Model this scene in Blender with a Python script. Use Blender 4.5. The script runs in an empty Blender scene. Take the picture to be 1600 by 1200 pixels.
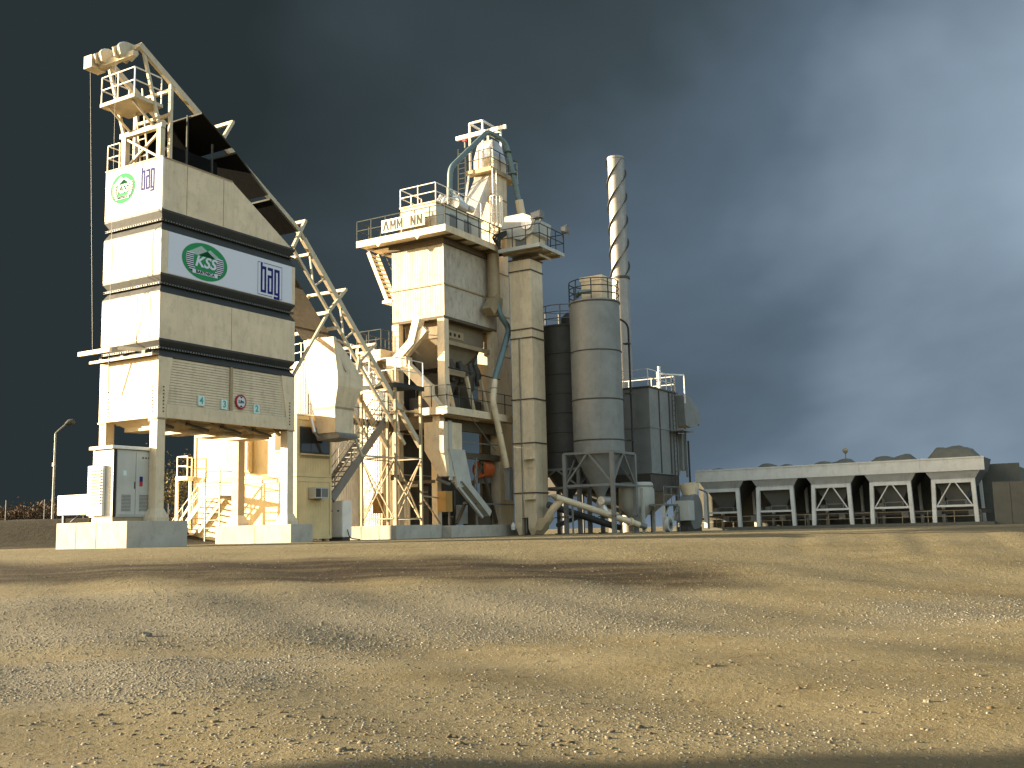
import bpy, math, random
import numpy as np
from mathutils import Vector, Matrix

random.seed(7); rng = np.random.default_rng(11)
R_ = math.radians
scene = bpy.context.scene
COL = scene.collection

# ------------------------------------------------------------------ camera, sky, sun, exposure
HEAD = math.atan(980 / 1650)                # viewing direction in the plant's own axes
PITCH = math.atan(228 / 1650); ROLL = R_(1.37)
CAM = Vector((-26.42, -30.85, 0.304))
fw0 = Vector((math.cos(HEAD), math.sin(HEAD), 0)); rt0 = Vector((math.sin(HEAD), -math.cos(HEAD), 0)); up0 = Vector((0, 0, 1))
fw = fw0 * math.cos(PITCH) + up0 * math.sin(PITCH)
u0 = rt0.cross(fw)
rt = rt0 * math.cos(ROLL) - u0 * math.sin(ROLL); up = rt0 * math.sin(ROLL) + u0 * math.cos(ROLL)
cd = bpy.data.cameras.new('camera'); cam = bpy.data.objects.new('camera', cd); COL.objects.link(cam)
cd.sensor_width = 36; cd.lens = 36 * 1650 / 1600; cd.clip_start = .1; cd.clip_end = 4000
m = Matrix((rt, up, -fw)).transposed().to_4x4(); m.translation = CAM; cam.matrix_world = m
scene.camera = cam

SUN_EL = R_(9); SUN_FRONT = R_(10)         # low sun off to the left, a touch beyond the image plane
sh = -rt0 * math.cos(SUN_FRONT) + fw0 * math.sin(SUN_FRONT)
SUN = sh * math.cos(SUN_EL) + up0 * math.sin(SUN_EL)
sd = bpy.data.lights.new('sun', 'SUN'); so = bpy.data.objects.new('sun', sd); COL.objects.link(so)
sd.energy = 5.0; sd.angle = R_(.5); sd.color = (1.0, .82, .56)
so.rotation_euler = SUN.to_track_quat('Z', 'Y').to_euler(); so.location = SUN * 60

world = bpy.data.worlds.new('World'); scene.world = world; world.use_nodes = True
nt = world.node_tree; nt.nodes.clear()
def N(t, **k):
    n = nt.nodes.new(t)
    for a, b in k.items(): setattr(n, a, b)
    return n
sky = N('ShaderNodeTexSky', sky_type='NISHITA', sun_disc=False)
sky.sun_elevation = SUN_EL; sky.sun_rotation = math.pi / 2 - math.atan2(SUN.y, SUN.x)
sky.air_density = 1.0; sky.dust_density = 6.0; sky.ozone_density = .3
tc = N('ShaderNodeTexCoord')
def vmath(op, a, b):
    n = N('ShaderNodeVectorMath', operation=op); nt.links.new(a, n.inputs[0])
    if isinstance(b, (tuple, Vector)): n.inputs[1].default_value = tuple(b)
    else: nt.links.new(b, n.inputs[1])
    return n
def fmath(op, a, b=None, c=None, clamp=False):
    n = N('ShaderNodeMath', operation=op, use_clamp=clamp)
    for i, v in enumerate((a, b, c)):
        if v is None: continue
        if isinstance(v, (int, float)): n.inputs[i].default_value = v
        else: nt.links.new(v, n.inputs[i])
    return n.outputs[0]
D = tc.outputs['Generated']
df = vmath('DOT_PRODUCT', D, fw0).outputs['Value']; dr = vmath('DOT_PRODUCT', D, rt0).outputs['Value']; dz = vmath('DOT_PRODUCT', D, up0).outputs['Value']
# rolling storm cloud: noise on a squashed direction so the banks lie flat
cmb = N('ShaderNodeCombineXYZ'); nt.links.new(dr, cmb.inputs[0]); nt.links.new(df, cmb.inputs[1]); nt.links.new(fmath('MULTIPLY', dz, 1.9), cmb.inputs[2])
n1 = N('ShaderNodeTexNoise'); n1.inputs['Scale'].default_value = 1.6; n1.inputs['Detail'].default_value = 5; n1.inputs['Roughness'].default_value = .45; n1.inputs['Distortion'].default_value = .35
nt.links.new(cmb.outputs[0], n1.inputs['Vector'])
n2 = N('ShaderNodeTexNoise'); n2.inputs['Scale'].default_value = 4.5; n2.inputs['Detail'].default_value = 6; n2.inputs['Roughness'].default_value = .5
nt.links.new(cmb.outputs[0], n2.inputs['Vector'])
# the bank is heaviest to the left and thins out to the right
g = fmath('ADD', fmath('MULTIPLY', dr, .98), .25)
g = fmath('ADD', g, fmath('MULTIPLY', fmath('SUBTRACT', n1.outputs['Fac'], .5), 1.05))
g = fmath('ADD', g, fmath('MULTIPLY', fmath('SUBTRACT', n2.outputs['Fac'], .5), .16))
g = fmath('SUBTRACT', g, fmath('MULTIPLY', fmath('MAXIMUM', fmath('SUBTRACT', dz, .27), 0.), .35)); g = fmath('ADD', g, fmath('MULTIPLY', fmath('MAXIMUM', fmath('SUBTRACT', .13, dz), 0.), 1.9))
ramp = N('ShaderNodeValToRGB'); nt.links.new(g, ramp.inputs[0])
cr = ramp.color_ramp; cr.elements[0].position = .08; cr.elements[0].color = (.0042, .0060, .0066, 1)
cr.elements[1].position = .86; cr.elements[1].color = (.058, .076, .094, 1)
e = cr.elements.new(.36); e.color = (.0088, .0127, .0149, 1)
e = cr.elements.new(.58); e.color = (.0195, .0280, .0375, 1)
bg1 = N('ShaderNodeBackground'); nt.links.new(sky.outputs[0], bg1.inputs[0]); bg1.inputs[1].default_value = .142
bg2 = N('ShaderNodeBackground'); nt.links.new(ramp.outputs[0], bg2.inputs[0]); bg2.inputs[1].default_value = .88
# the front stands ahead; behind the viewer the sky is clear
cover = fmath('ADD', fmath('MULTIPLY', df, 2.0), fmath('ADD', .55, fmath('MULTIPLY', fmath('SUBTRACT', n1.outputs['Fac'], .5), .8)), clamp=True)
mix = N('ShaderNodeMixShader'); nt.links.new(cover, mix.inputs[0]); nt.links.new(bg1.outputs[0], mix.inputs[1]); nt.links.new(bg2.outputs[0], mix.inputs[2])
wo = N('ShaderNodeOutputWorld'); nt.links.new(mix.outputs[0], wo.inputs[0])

scene.render.engine = 'CYCLES'
scene.view_settings.view_transform = 'Standard'; scene.view_settings.look = 'None'
scene.view_settings.exposure = 2.6; scene.view_settings.gamma = 1
scene.cycles.max_bounces = 6; scene.cycles.diffuse_bounces = 2

# ------------------------------------------------------------------ materials
MATS = {}
def paint(name, col, rough=.55, dirt=.35, rust=.15, metal=0.0, dirtcol=(.16, .12, .07), bump=.15, scale=1.0, spec=.4, streak=.45):
    m = bpy.data.materials.new(name); m.use_nodes = True; t = m.node_tree; nd = t.nodes; b = nd['Principled BSDF']
    def new(ty): return nd.new(ty)
    tcn = new('ShaderNodeTexCoord')
    def noise(sc, det, vec=(1, 1, 1), rgh=.55):
        mp = new('ShaderNodeMapping'); mp.inputs['Scale'].default_value = vec; t.links.new(tcn.outputs['Object'], mp.inputs[0])
        n = new('ShaderNodeTexNoise'); n.inputs['Scale'].default_value = sc * scale; n.inputs['Detail'].default_value = det; n.inputs['Roughness'].default_value = rgh
        t.links.new(mp.outputs[0], n.inputs['Vector']); return n.outputs['Fac']
    def rmp(f, a, b_, lo=0., hi=1.):
        r = new('ShaderNodeMapRange'); r.inputs['From Min'].default_value = a; r.inputs['From Max'].default_value = b_
        r.inputs['To Min'].default_value = lo; r.inputs['To Max'].default_value = hi; t.links.new(f, r.inputs['Value']); return r.outputs[0]
    def mixc(f, a, b_):
        x = new('ShaderNodeMix'); x.data_type = 'RGBA'; t.links.new(f, x.inputs['Factor'])
        for s, v in ((x.inputs['A'], a), (x.inputs['B'], b_)):
            if isinstance(v, tuple): s.default_value = (*v, 1)
            else: t.links.new(v, s)
        return x.outputs['Result']
    patch = rmp(noise(1.1, 5), .3, .72, 0, 1)
    c = mixc(patch, tuple(v * .86 for v in col), tuple(min(1, v * 1.08) for v in col))
    if streak: c = mixc(rmp(noise(1.5, 5, (2.6, 2.6, .13), .65), .52, .82, 0, dirt * streak), c, dirtcol)
    grime = rmp(noise(3.0, 7, (1, 1, .6), .72), .5, .8, 0, dirt * .95)
    c = mixc(grime, c, tuple(v * .7 for v in dirtcol))
    if rust > 0:
        rs = rmp(noise(9, 7, (1, 1, .45), .72), .66 - rust * .06, .74, 0, min(1, rust * 3))
        c = mixc(rs, c, (.23, .105, .04))
    t.links.new(c, b.inputs['Base Color'])
    b.inputs['Metallic'].default_value = metal; b.inputs['Specular IOR Level'].default_value = spec
    t.links.new(rmp(noise(3.5, 4), .3, .7, rough - .1, rough + .12), b.inputs['Roughness'])
    if bump:
        bp = new('ShaderNodeBump'); bp.inputs['Strength'].default_value = bump; bp.inputs['Distance'].default_value = .03
        t.links.new(noise(6, 6), bp.inputs['Height']); t.links.new(bp.outputs[0], b.inputs['Normal'])
    MATS[name] = m; return m
def plain(name, col, rough=.5, metal=0., spec=.5, trans=0.):
    m = bpy.data.materials.new(name); m.use_nodes = True; b = m.node_tree.nodes['Principled BSDF']
    b.inputs['Base Color'].default_value = (*col, 1); b.inputs['Roughness'].default_value = rough; b.inputs['Metallic'].default_value = metal
    b.inputs['Specular IOR Level'].default_value = spec; b.inputs['Transmission Weight'].default_value = trans
    MATS[name] = m; return m

CREAM = paint('cream_paint', (.66, .53, .34), dirt=.46, rust=.2, streak=.6)
CLAD = paint('weathered_shaded_cladding', (.46, .405, .315), dirt=.75, rust=.14, dirtcol=(.13, .105, .07), spec=.15, streak=.7)  # tone and grime deepened to stand for the dim light on the tower wall
WHITE = paint('white_paint', (.74, .70, .60), dirt=.22, rust=.06)
OCHRE = paint('beige_steel', (.33, .25, .14), dirt=.45, rust=.26)
SHADE = paint('shade_toned_steel', (.105, .084, .055), rough=.7, dirt=.5, rust=.3, spec=.15)  # tower frame steel darkened; shade under its decks put into the colour
HOTB = paint('hot_bin_plate', (.22, .18, .118), rough=.7, dirt=.55, rust=.3, spec=.15)  # bin plate darkened to stand in for the shade inside the tower
TRACK = paint('track_paint', (.52, .44, .295), dirt=.45, rust=.30)
BAND = paint('weathered_zinc_band', (.042, .043, .039), rough=.6, dirt=.4, rust=.05, metal=.1, dirtcol=(.05, .05, .045))
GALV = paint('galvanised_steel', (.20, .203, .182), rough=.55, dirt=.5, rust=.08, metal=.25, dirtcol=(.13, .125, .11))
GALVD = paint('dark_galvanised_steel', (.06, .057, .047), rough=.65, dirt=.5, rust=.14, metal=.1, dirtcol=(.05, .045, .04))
STEEL = paint('grey_steel', (.18, .18, .162), rough=.55, dirt=.4, rust=.12, metal=.2)
BINP = paint('bin_grey_paint', (.58, .57, .505), rough=.6, dirt=.3, rust=.08)
HOPD = paint('dull_bin_plate', (.12, .12, .108), rough=.8, dirt=.4, rust=.1, spec=.15)
BLUE = paint('teal_pipe', (.12, .175, .17), rough=.5, dirt=.3, rust=.08, metal=.15)
RAILD = paint('dark_rail_paint', (.045, .05, .044), rough=.7, dirt=.3, rust=.15, spec=.12)
PAN = paint('black_pan_sheet', (.005, .005, .0048), rough=.85, dirt=.1, rust=0, dirtcol=(.02, .014, .008), spec=.1)
MACH = paint('machinery', (.05, .043, .032), rough=.6, dirt=.5, rust=.25)
CONC = paint('concrete', (.42, .38, .30), rough=.85, dirt=.5, rust=0, dirtcol=(.17, .15, .12), bump=.35, spec=.2, streak=0)
CONCD = paint('old_concrete', (.11, .106, .084), rough=.9, dirt=.5, rust=0, dirtcol=(.09, .085, .06), bump=.35, spec=.2)
YCAB = paint('yellow_container_paint', (.64, .48, .23), rough=.5, dirt=.18, rust=.04)
KIOSK = paint('pale_grey_kiosk', (.44, .43, .365), rough=.45, dirt=.12, rust=0)
SILV = paint('silver_lagging', (.62, .60, .55), rough=.35, dirt=.25, rust=0, metal=.6, bump=.5)
CHIMN = paint('chimney_steel', (.27, .255, .225), rough=.5, dirt=.3, rust=.03, metal=.35, spec=.3)
ORANGE = paint('orange_paint', (.62, .13, .03), rough=.5, dirt=.2, rust=.05)
YELL = paint('yellow_paint', (.40, .21, .05), rough=.5, dirt=.2, rust=.05)
AGG = paint('aggregate', (.13, .128, .10), rough=.95, dirt=.3, rust=0, bump=1.0, scale=3, spec=.1)
WHITEP = plain('banner_white', (.60, .62, .66), .8, 0, .1); GREEN = plain('print_green', (.03, .24, .09), .8, 0, .1); BLACK = plain('print_black', (.012, .012, .014), .9, 0, .1)
NAVY = plain('print_navy', (.02, .022, .13), .8, 0, .1); TEAL = plain('print_teal', (.05, .30, .24), .5); PLATE = plain('plate_white', (.55, .68, .62), .5)
RED = plain('print_red', (.33, .01, .015), .5); LETTER = plain('print_grey', (.028, .026, .022), .6, 0, .2); GREYP = plain('print_light_grey', (.52, .56, .54), .5)
DARK = plain('dark_gap', (.012, .012, .011), .8); GLASS = plain('window_glass', (.03, .035, .035), .04, 0, .8)
RUBBER = plain('rubber', (.02, .02, .019), .8); BARK = paint('bark', (.075, .055, .04), .9, .4, 0, bump=.6)
FRAMEW = plain('window_frame_white', (.6, .58, .5), .5); ROPE = plain('wire_rope', (.05, .045, .04), .5, .5)

# ------------------------------------------------------------------ mesh helpers (world metres; parents hold the origin)
ORG = {}
def thing(name, label, cat, loc=(0, 0, 0), group=None):
    o = bpy.data.objects.new(name, None); COL.objects.link(o); o.location = loc; o.empty_display_size = .3
    o['label'] = label; o['category'] = cat
    if group: o['group'] = group
    ORG[o] = Vector(loc); return o
def tag(o, label=None, cat=None, group=None, kind=None):
    if label: o['label'] = label
    if cat: o['category'] = cat
    if group: o['group'] = group
    if kind: o['kind'] = kind
    return o
class MB:
    def __init__(s): s.v = []; s.f = []
    def add(s, vs, fs):
        n = len(s.v); s.v += [tuple(v) for v in vs]; s.f += [tuple(i + n for i in f) for f in fs]; return s
    def box(s, x0, x1, y0, y1, z0, z1):
        return s.add([(x0, y0, z0), (x1, y0, z0), (x1, y1, z0), (x0, y1, z0), (x0, y0, z1), (x1, y0, z1), (x1, y1, z1), (x0, y1, z1)],
                     [(3, 2, 1, 0), (4, 5, 6, 7), (0, 1, 5, 4), (1, 2, 6, 5), (2, 3, 7, 6), (3, 0, 4, 7)])
    def loft(s, secs):           # [(z,x0,x1,y0,y1)...] rectangular sections, top to bottom or bottom to top
        if secs[0][0] > secs[-1][0]: secs = secs[::-1]
        vs = []; fs = []
        for z, x0, x1, y0, y1 in secs: vs += [(x0, y0, z), (x1, y0, z), (x1, y1, z), (x0, y1, z)]
        for i in range(len(secs) - 1):
            a = 4 * i
            for k in range(4): fs.append((a + k, a + (k + 1) % 4, a + 4 + (k + 1) % 4, a + 4 + k))
        fs.append((3, 2, 1, 0)); q = 4 * (len(secs) - 1); fs.append((q, q + 1, q + 2, q + 3))
        return s.add(vs, fs)
    def bar(s, p, q, w=.1, h=None, side=None):
        h = h or w; p = Vector(p); q = Vector(q); d = (q - p).normalized()
        ref = Vector(side) if side else (Vector((0, 0, 1)) if abs(d.z) < .95 else Vector((1, 0, 0)))
        a = d.cross(ref).normalized(); b = a.cross(d).normalized(); a *= w / 2; b *= h / 2
        vs = [p - a - b, p + a - b, p + a + b, p - a + b, q - a - b, q + a - b, q + a + b, q - a + b]
        return s.add(vs, [(0, 1, 2, 3), (7, 6, 5, 4), (4, 5, 1, 0), (5, 6, 2, 1), (6, 7, 3, 2), (7, 4, 0, 3)])
    def tube(s, pts, r, n=12, caps=True):
        pts = [Vector(p) for p in pts]; rs = r if isinstance(r, (list, tuple)) else [r] * len(pts)
        rings = []; ref = None
        for i, p in enumerate(pts):
            d = (pts[min(i + 1, len(pts) - 1)] - pts[max(i - 1, 0)]).normalized()
            if ref is None: ref = Vector((0, 0, 1)) if abs(d.z) < .9 else Vector((1, 0, 0))
            a = d.cross(ref).normalized(); b = a.cross(d).normalized(); ref = b
            rings.append([p + (a * math.cos(2 * math.pi * k / n) + b * math.sin(2 * math.pi * k / n)) * rs[i] for k in range(n)])
        vs = [v for rg in rings for v in rg]; fs = []
        for i in range(len(pts) - 1):
            for k in range(n): fs.append((i * n + k, i * n + (k + 1) % n, (i + 1) * n + (k + 1) % n, (i + 1) * n + k))
        if caps: fs.append(tuple(range(n))[::-1]); fs.append(tuple((len(pts) - 1) * n + k for k in range(n)))
        return s.add(vs, fs)
    def lathe(s, cx, cy, prof, n=40):      # prof [(r,z)...] bottom to top
        vs = []; fs = []
        for r, z in prof:
            for k in range(n):
                t = 2 * math.pi * k / n; vs.append((cx + r * math.cos(t), cy + r * math.sin(t), z))
        for i in range(len(prof) - 1):
            for k in range(n): fs.append((i * n + k, i * n + (k + 1) % n, (i + 1) * n + (k + 1) % n, (i + 1) * n + k))
        fs.append(tuple(range(n))[::-1]); fs.append(tuple((len(prof) - 1) * n + k for k in range(n)))
        return s.add(vs, fs)
    def prism(s, poly, y0, y1):            # poly in (x,z), extruded along y
        n = len(poly); vs = [(x, y0, z) for x, z in poly] + [(x, y1, z) for x, z in poly]
        fs = [tuple(range(n)), tuple(range(n, 2 * n))[::-1]] + [((i + 1) % n, i, n + i, n + (i + 1) % n) for i in range(n)]
        return s.add(vs, fs)
    def prismx(s, poly, x0, x1):           # poly in (y,z), extruded along x
        n = len(poly); vs = [(x0, y, z) for y, z in poly] + [(x1, y, z) for y, z in poly]
        fs = [tuple(range(n))[::-1], tuple(range(n, 2 * n))] + [(i, (i + 1) % n, n + (i + 1) % n, n + i) for i in range(n)]
        return s.add(vs, fs)
    def build(s, name, mat, parent=None, smooth=False, bevel=0):
        o_ = ORG.get(parent, Vector((0, 0, 0)))
        me = bpy.data.meshes.new(name); me.from_pydata([(v[0] - o_.x, v[1] - o_.y, v[2] - o_.z) for v in s.v], [], s.f); me.update()
        me.materials.append(mat)
        o = bpy.data.objects.new(name, me); COL.objects.link(o)
        if parent: o.parent = parent; ORG[o] = o_
        else: ORG[o] = Vector((0, 0, 0))
        if smooth:
            me.polygons.foreach_set('use_smooth', [True] * len(me.polygons)); me.set_sharp_from_angle(angle=R_(38))
        if bevel:
            md = o.modifiers.new('bevel', 'BEVEL'); md.width = bevel; md.segments = 2; md.limit_method = 'ANGLE'
        return o
def box(name, mat, parent, *a, bevel=0): return MB().box(*a).build(name, mat, parent, bevel=bevel)
def bar(name, mat, parent, p, q, w=.1, h=None, side=None): return MB().bar(p, q, w, h, side).build(name, mat, parent)
def tube(name, mat, parent, pts, r, n=12): return MB().tube(pts, r, n).build(name, mat, parent, smooth=True)
SHARED = {}
def piece(name, key, maker, mat, parent, loc, rotz=0):      # alike pieces share one mesh
    k = (key, mat.name)
    if k not in SHARED:
        mb = MB(); maker(mb); me = bpy.data.meshes.new(name); me.from_pydata(mb.v, [], mb.f); me.update(); me.materials.append(mat); SHARED[k] = me
    o = bpy.data.objects.new(name, SHARED[k]); COL.objects.link(o); o.parent = parent
    o.location = Vector(loc) - ORG[parent]; o.rotation_euler = (0, 0, rotz); ORG[o] = Vector(loc); return o
def bend(pts, rad=.3, seg=5):        # round the corners of a polyline
    pts = [Vector(p) for p in pts]; out = [pts[0]]
    for i in range(1, len(pts) - 1):
        a, b, c = pts[i - 1], pts[i], pts[i + 1]; d1 = (a - b); d2 = (c - b); r = min(rad, d1.length * .45, d2.length * .45)
        p = b + d1.normalized() * r; q = b + d2.normalized() * r
        for k in range(seg + 1):
            t = k / seg; out.append(p * (1 - t) ** 2 + b * 2 * t * (1 - t) + q * t * t)
    out.append(pts[-1]); return out
def railing(parent, pts, mat, h=1.05, gap=1.1, w=.05, kick=0., rails=(1., .52), name='railing'):
    w *= .78; mb = MB(); pts = [Vector(p) for p in pts]
    for a, b in zip(pts, pts[1:]):
        for k in rails: mb.bar(a + up0 * h * k, b + up0 * h * k, w)
        if kick: mb.bar(a + up0 * kick / 2, b + up0 * kick / 2, .02, kick)
    r = mb.build(name, mat, parent); done = set()
    for a, b in zip(pts, pts[1:]):
        n = max(1, round((b - a).length / gap))
        for i in range(n + 1):
            p = a.lerp(b, i / n); key = (round(p.x, 2), round(p.y, 2))
            if key in done: continue
            done.add(key)
            piece('post', ('post', round(h, 2), w), lambda q: q.box(-w / 2, w / 2, -w / 2, w / 2, 0, h - w * .6), mat, r, p)
    return r
def ladder(parent, p, q, across, mat, width=.45, step=.3, name='ladder', w=.05):
    p = Vector(p); q = Vector(q); a = Vector(across).normalized() * width / 2
    mb = MB().bar(p - a, q - a, w).bar(p + a, q + a, w); r = mb.build(name, mat, parent)
    n = int((q - p).length / step); ang = math.atan2(a.y, a.x)
    for i in range(1, n):
        c = p.lerp(q, i / n); piece('rung', ('rung', width), lambda k: k.box(-width / 2, width / 2, -.018, .018, -.018, .018), mat, r, c, ang)
    return r
def stairs(parent, p, q, across, mat, width=.8, n=10, depth=.24, rail=None, name='stair', sides=(1, -1)):
    p = Vector(p); q = Vector(q); a = Vector(across).normalized(); d = q - p; hd = Vector((d.x, d.y, 0)).normalized()
    mb = MB()
    for s in (-1, 1): mb.bar(p + a * s * width / 2, q + a * s * width / 2, .05, .22)
    r = mb.build(name, mat, parent); ang = math.atan2(a.y, a.x)
    for i in range(n):
        c = p.lerp(q, (i + .5) / n)
        piece('tread', ('tread', width, depth), lambda k: k.box(-width / 2 + .03, width / 2 - .03, -depth / 2, depth / 2, -.02, .02), mat, r, c, ang)
    if rail:
        for s in sides:
            o = a * s * width / 2; mb = MB()
            for h in (1.0, .5): mb.bar(p + o + up0 * h, q + o + up0 * h, .034)
            for i in range(4):
                c = p.lerp(q, (i + .1) / 3.2) + o; mb.bar(c, c + up0 * 1.0, .034)
            mb.build('handrail', rail, parent)
    return r
def ribbed(mb, axis, fixed, a0, a1, z0, z1, pitch=.2, depth=.03, out=-1):
    # trapezoid sheet on a plane; axis 'x' runs along x at y=fixed (facing out*y); axis 'y' runs along y at x=fixed
    n = max(2, int(round((a1 - a0) / pitch))); pr = []
    for i in range(n):
        b = a0 + (a1 - a0) * i / n; w_ = (a1 - a0) / n
        pr += [(b, 0), (b + w_ * .4, 0), (b + w_ * .5, depth), (b + w_ * .9, depth)]
    pr.append((a1, 0)); vs = []; fs = []
    for t, d in pr:
        for z in (z0, z1): vs.append((t, fixed + out * d, z) if axis == 'x' else (fixed + out * d, t, z))
    for i in range(len(pr) - 1): fs.append((2 * i, 2 * i + 2, 2 * i + 3, 2 * i + 1))
    return mb.add(vs, fs)
def text2d(body, size, shear=0., bold=0.):
    c = bpy.data.curves.new('t', 'FONT'); c.body = body; c.size = size; c.shear = shear; c.offset = bold; c.align_x = 'CENTER'; c.align_y = 'CENTER'; c.resolution_u = 3
    o = bpy.data.objects.new('t', c); COL.objects.link(o)
    me = bpy.data.meshes.new_from_object(o.evaluated_get(bpy.context.evaluated_depsgraph_get()))
    vs = [(v.co.x, v.co.y) for v in me.vertices]; fs = [tuple(p.vertices) for p in me.polygons]
    bpy.data.objects.remove(o); bpy.data.curves.remove(c); bpy.data.meshes.remove(me); return vs, fs
class Face2D:            # flat print on a wall: u to the reader's right, v up, k layers of 4 mm outward
    def __init__(s, o, u, out): s.o = Vector(o); s.u = Vector(u); s.n = Vector(out)
    def pt(s, p, k=0): return s.o + s.u * p[0] + up0 * p[1] + s.n * (.004 * k)
    def poly(s, mb, pts, k): mb.add([s.pt(p, k) for p in pts], [tuple(range(len(pts)))])
    def rect(s, mb, a, b, c, d, k): s.poly(mb, [(a, c), (b, c), (b, d), (a, d)], k)
    def ell(s, mb, cx, cy, rx, ry, k, n=56): s.poly(mb, [(cx + rx * math.cos(6.28318 * i / n), cy + ry * math.sin(6.28318 * i / n)) for i in range(n)], k)
    def text(s, mb, body, cx, cy, size, k, shear=0., bold=0., sx=1., sy=1.):
        vs, fs = text2d(body, size, shear, bold); mb.add([s.pt((cx + x * sx, cy + y * sy), k) for x, y in vs], fs)

def mountain_logo(F, parent, cx, cy, rx, ry):
    mb = MB(); F.ell(mb, cx, cy, rx, ry, 2); mb.build('logo_ellipse', GREEN, parent)
    P = lambda a, b: (cx + a * rx, cy + b * ry)
    w_ = MB(); k_ = MB(); g_ = MB()
    # striped side wings inside the ellipse
    for i in range(9):
        b = .30 - i * .105
        lim = math.sqrt(max(0, 1 - (b / .98) ** 2)) * .84
        inner = .50 if b > -.35 else .44
        for s in (-1, 1):
            F.poly(w_, [P(s * inner, b), P(s * lim, b), P(s * lim, b + .052), P(s * inner, b + .052)], 4)
            F.poly(k_, [P(s * inner, b - .052), P(s * lim * .99, b - .052), P(s * lim, b), P(s * inner, b)], 4)
    # twin peaks of thin stripes
    for i in range(11):
        b = .30 + i * .047
        for pk, half, top in ((-.17, .62, .82), (.22, .52, .70)):
            wd = half * (top - b) / (top - .30)
            if wd > .015: F.poly(g_, [P(pk - wd, b), P(pk + wd, b), P(pk + wd * .96, b + .03), P(pk - wd * .96, b + .03)], 3)
    F.poly(w_, [P(-.55, -.72), P(.55, -.72), P(.55, -.52), P(-.55, -.52)], 5)
    F.text(w_, 'KSS', cx, cy - .06 * ry, ry * .80, 6, .25, ry * .022, sx=1.12 * rx / ry * .66)
    t_ = MB(); F.text(t_, 'BARTNICA', cx, cy - .62 * ry, ry * .215, 7, 0, ry * .008, sx=1.12 * rx / ry * .70)
    w_.build('logo_white_print', WHITEP, parent); k_.build('logo_black_stripes', BLACK, parent); g_.build('logo_peaks', GREYP, parent); t_.build('logo_name', BLACK, parent)
def bag_logo(F, parent, x0, z0, w, h, frame=True):
    mb = MB(); t = .055 * w / 1.0
    def r(a, b, c, d): F.rect(mb, x0 + a * w, x0 + b * w, z0 + c * h, z0 + d * h, 2)
    # frame broken where the letters cross it
    fm = MB()
    def fr(a, b, c, d): F.rect(fm, x0 + a * w, x0 + b * w, z0 + c * h, z0 + d * h, 2)
    if frame:
        fr(0, .10, .985, 1); fr(.24, 1, .985, 1); fr(0, .012, .02, 1); fr(.988, 1, .0, 1); fr(0, .60, 0.02, .035); fr(.92, 1, 0, .015)
        fm.build('logo_frame', BLACK, parent)
    s = .075
    # b
    r(.12, .12 + s, .10, 1.0); r(.345 - s, .345, .10, .89); r(.12 + s, .345 - s, .80, .89); r(.12 + s, .345 - s, .10, .175)
    # a
    r(.40, .625, .80, .89); r(.625 - s, .625, .10, .80); r(.40, .40 + s, .10, .66); r(.40 + s, .625 - s, .58, .66); r(.40 + s, .625 - s, .10, .175)
    # g
    r(.675, .90, .80, .89); r(.90 - s, .90, -.02, .80); r(.675, .675 + s, .10, .80); r(.675 + s, .90 - s, .10, .175); r(.66, .90 - s, -.02, .055)
    mb.build('logo_letters', NAVY, parent)

def RF(r, f): return CAM.x + f * fw0.x + r * rt0.x, CAM.y + f * fw0.y + r * rt0.y
def ss(a, b, x):
    t = np.clip((x - a) / (b - a), 0, 1); return t * t * (3 - 2 * t)

# ------------------------------------------------------------------ ground
def gz(r, f):
    r = np.asarray(r, float); f = np.asarray(f, float)
    z = -1.32 + 1.32 * ss(14 + 5 * ss(-8, 16, r), 37, f)
    q = r / np.maximum(f, 5)
    z = z + 1.40 * ss(46, 53, f) * ss(-.25, -.37, q)
    z = z + 2.6 * ss(78, 95, f) * ss(.40, .50, q)
    z = z + .010 * (np.sin(3.4 * (r - .28 * f)) + .6 * np.sin(5.3 * (r - .28 * f) + 1)) * ss(6, 10, r) * ss(26, 30, f) * ss(37.5, 34, f)
    amp = .03 * ss(34, 26, f)
    z = z + amp * (np.sin(r * .9 + f * .35) + np.sin(f * 1.1 - r * .3) + .6 * np.sin(r * 2.1 + 1.3 * f))
    return z
th = np.concatenate([np.arange(-180, -34, 3.), np.arange(-34, 34, .3), np.arange(34, 180, 3.)])
rr = np.concatenate([[.3, .8, 1.5], np.geomspace(2.2, 110, 210), np.geomspace(125, 2600, 22)])
T, Rr = np.meshgrid(np.radians(th), rr); rR = Rr * np.sin(T); rF = Rr * np.cos(T)
gx = CAM.x + rF * fw0.x + rR * rt0.x; gy = CAM.y + rF * fw0.y + rR * rt0.y
gzz = gz(rR, rF)
nT = len(th); nR = len(rr)
verts = np.stack([gx.ravel(), gy.ravel(), gzz.ravel()], 1)
faces = []
for i in range(nR - 1):
    for k in range(nT):
        k2 = (k + 1) % nT; faces.append((i * nT + k, i * nT + k2, (i + 1) * nT + k2, (i + 1) * nT + k))
faces.append(tuple(range(nT))[::-1])
me = bpy.data.meshes.new('ground'); me.from_pydata(verts.tolist(), [], faces); me.update()
me.polygons.foreach_set('use_smooth', [True] * len(me.polygons))
ground = bpy.data.objects.new('ground', me); COL.objects.link(ground); ground['kind'] = 'structure'

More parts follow.
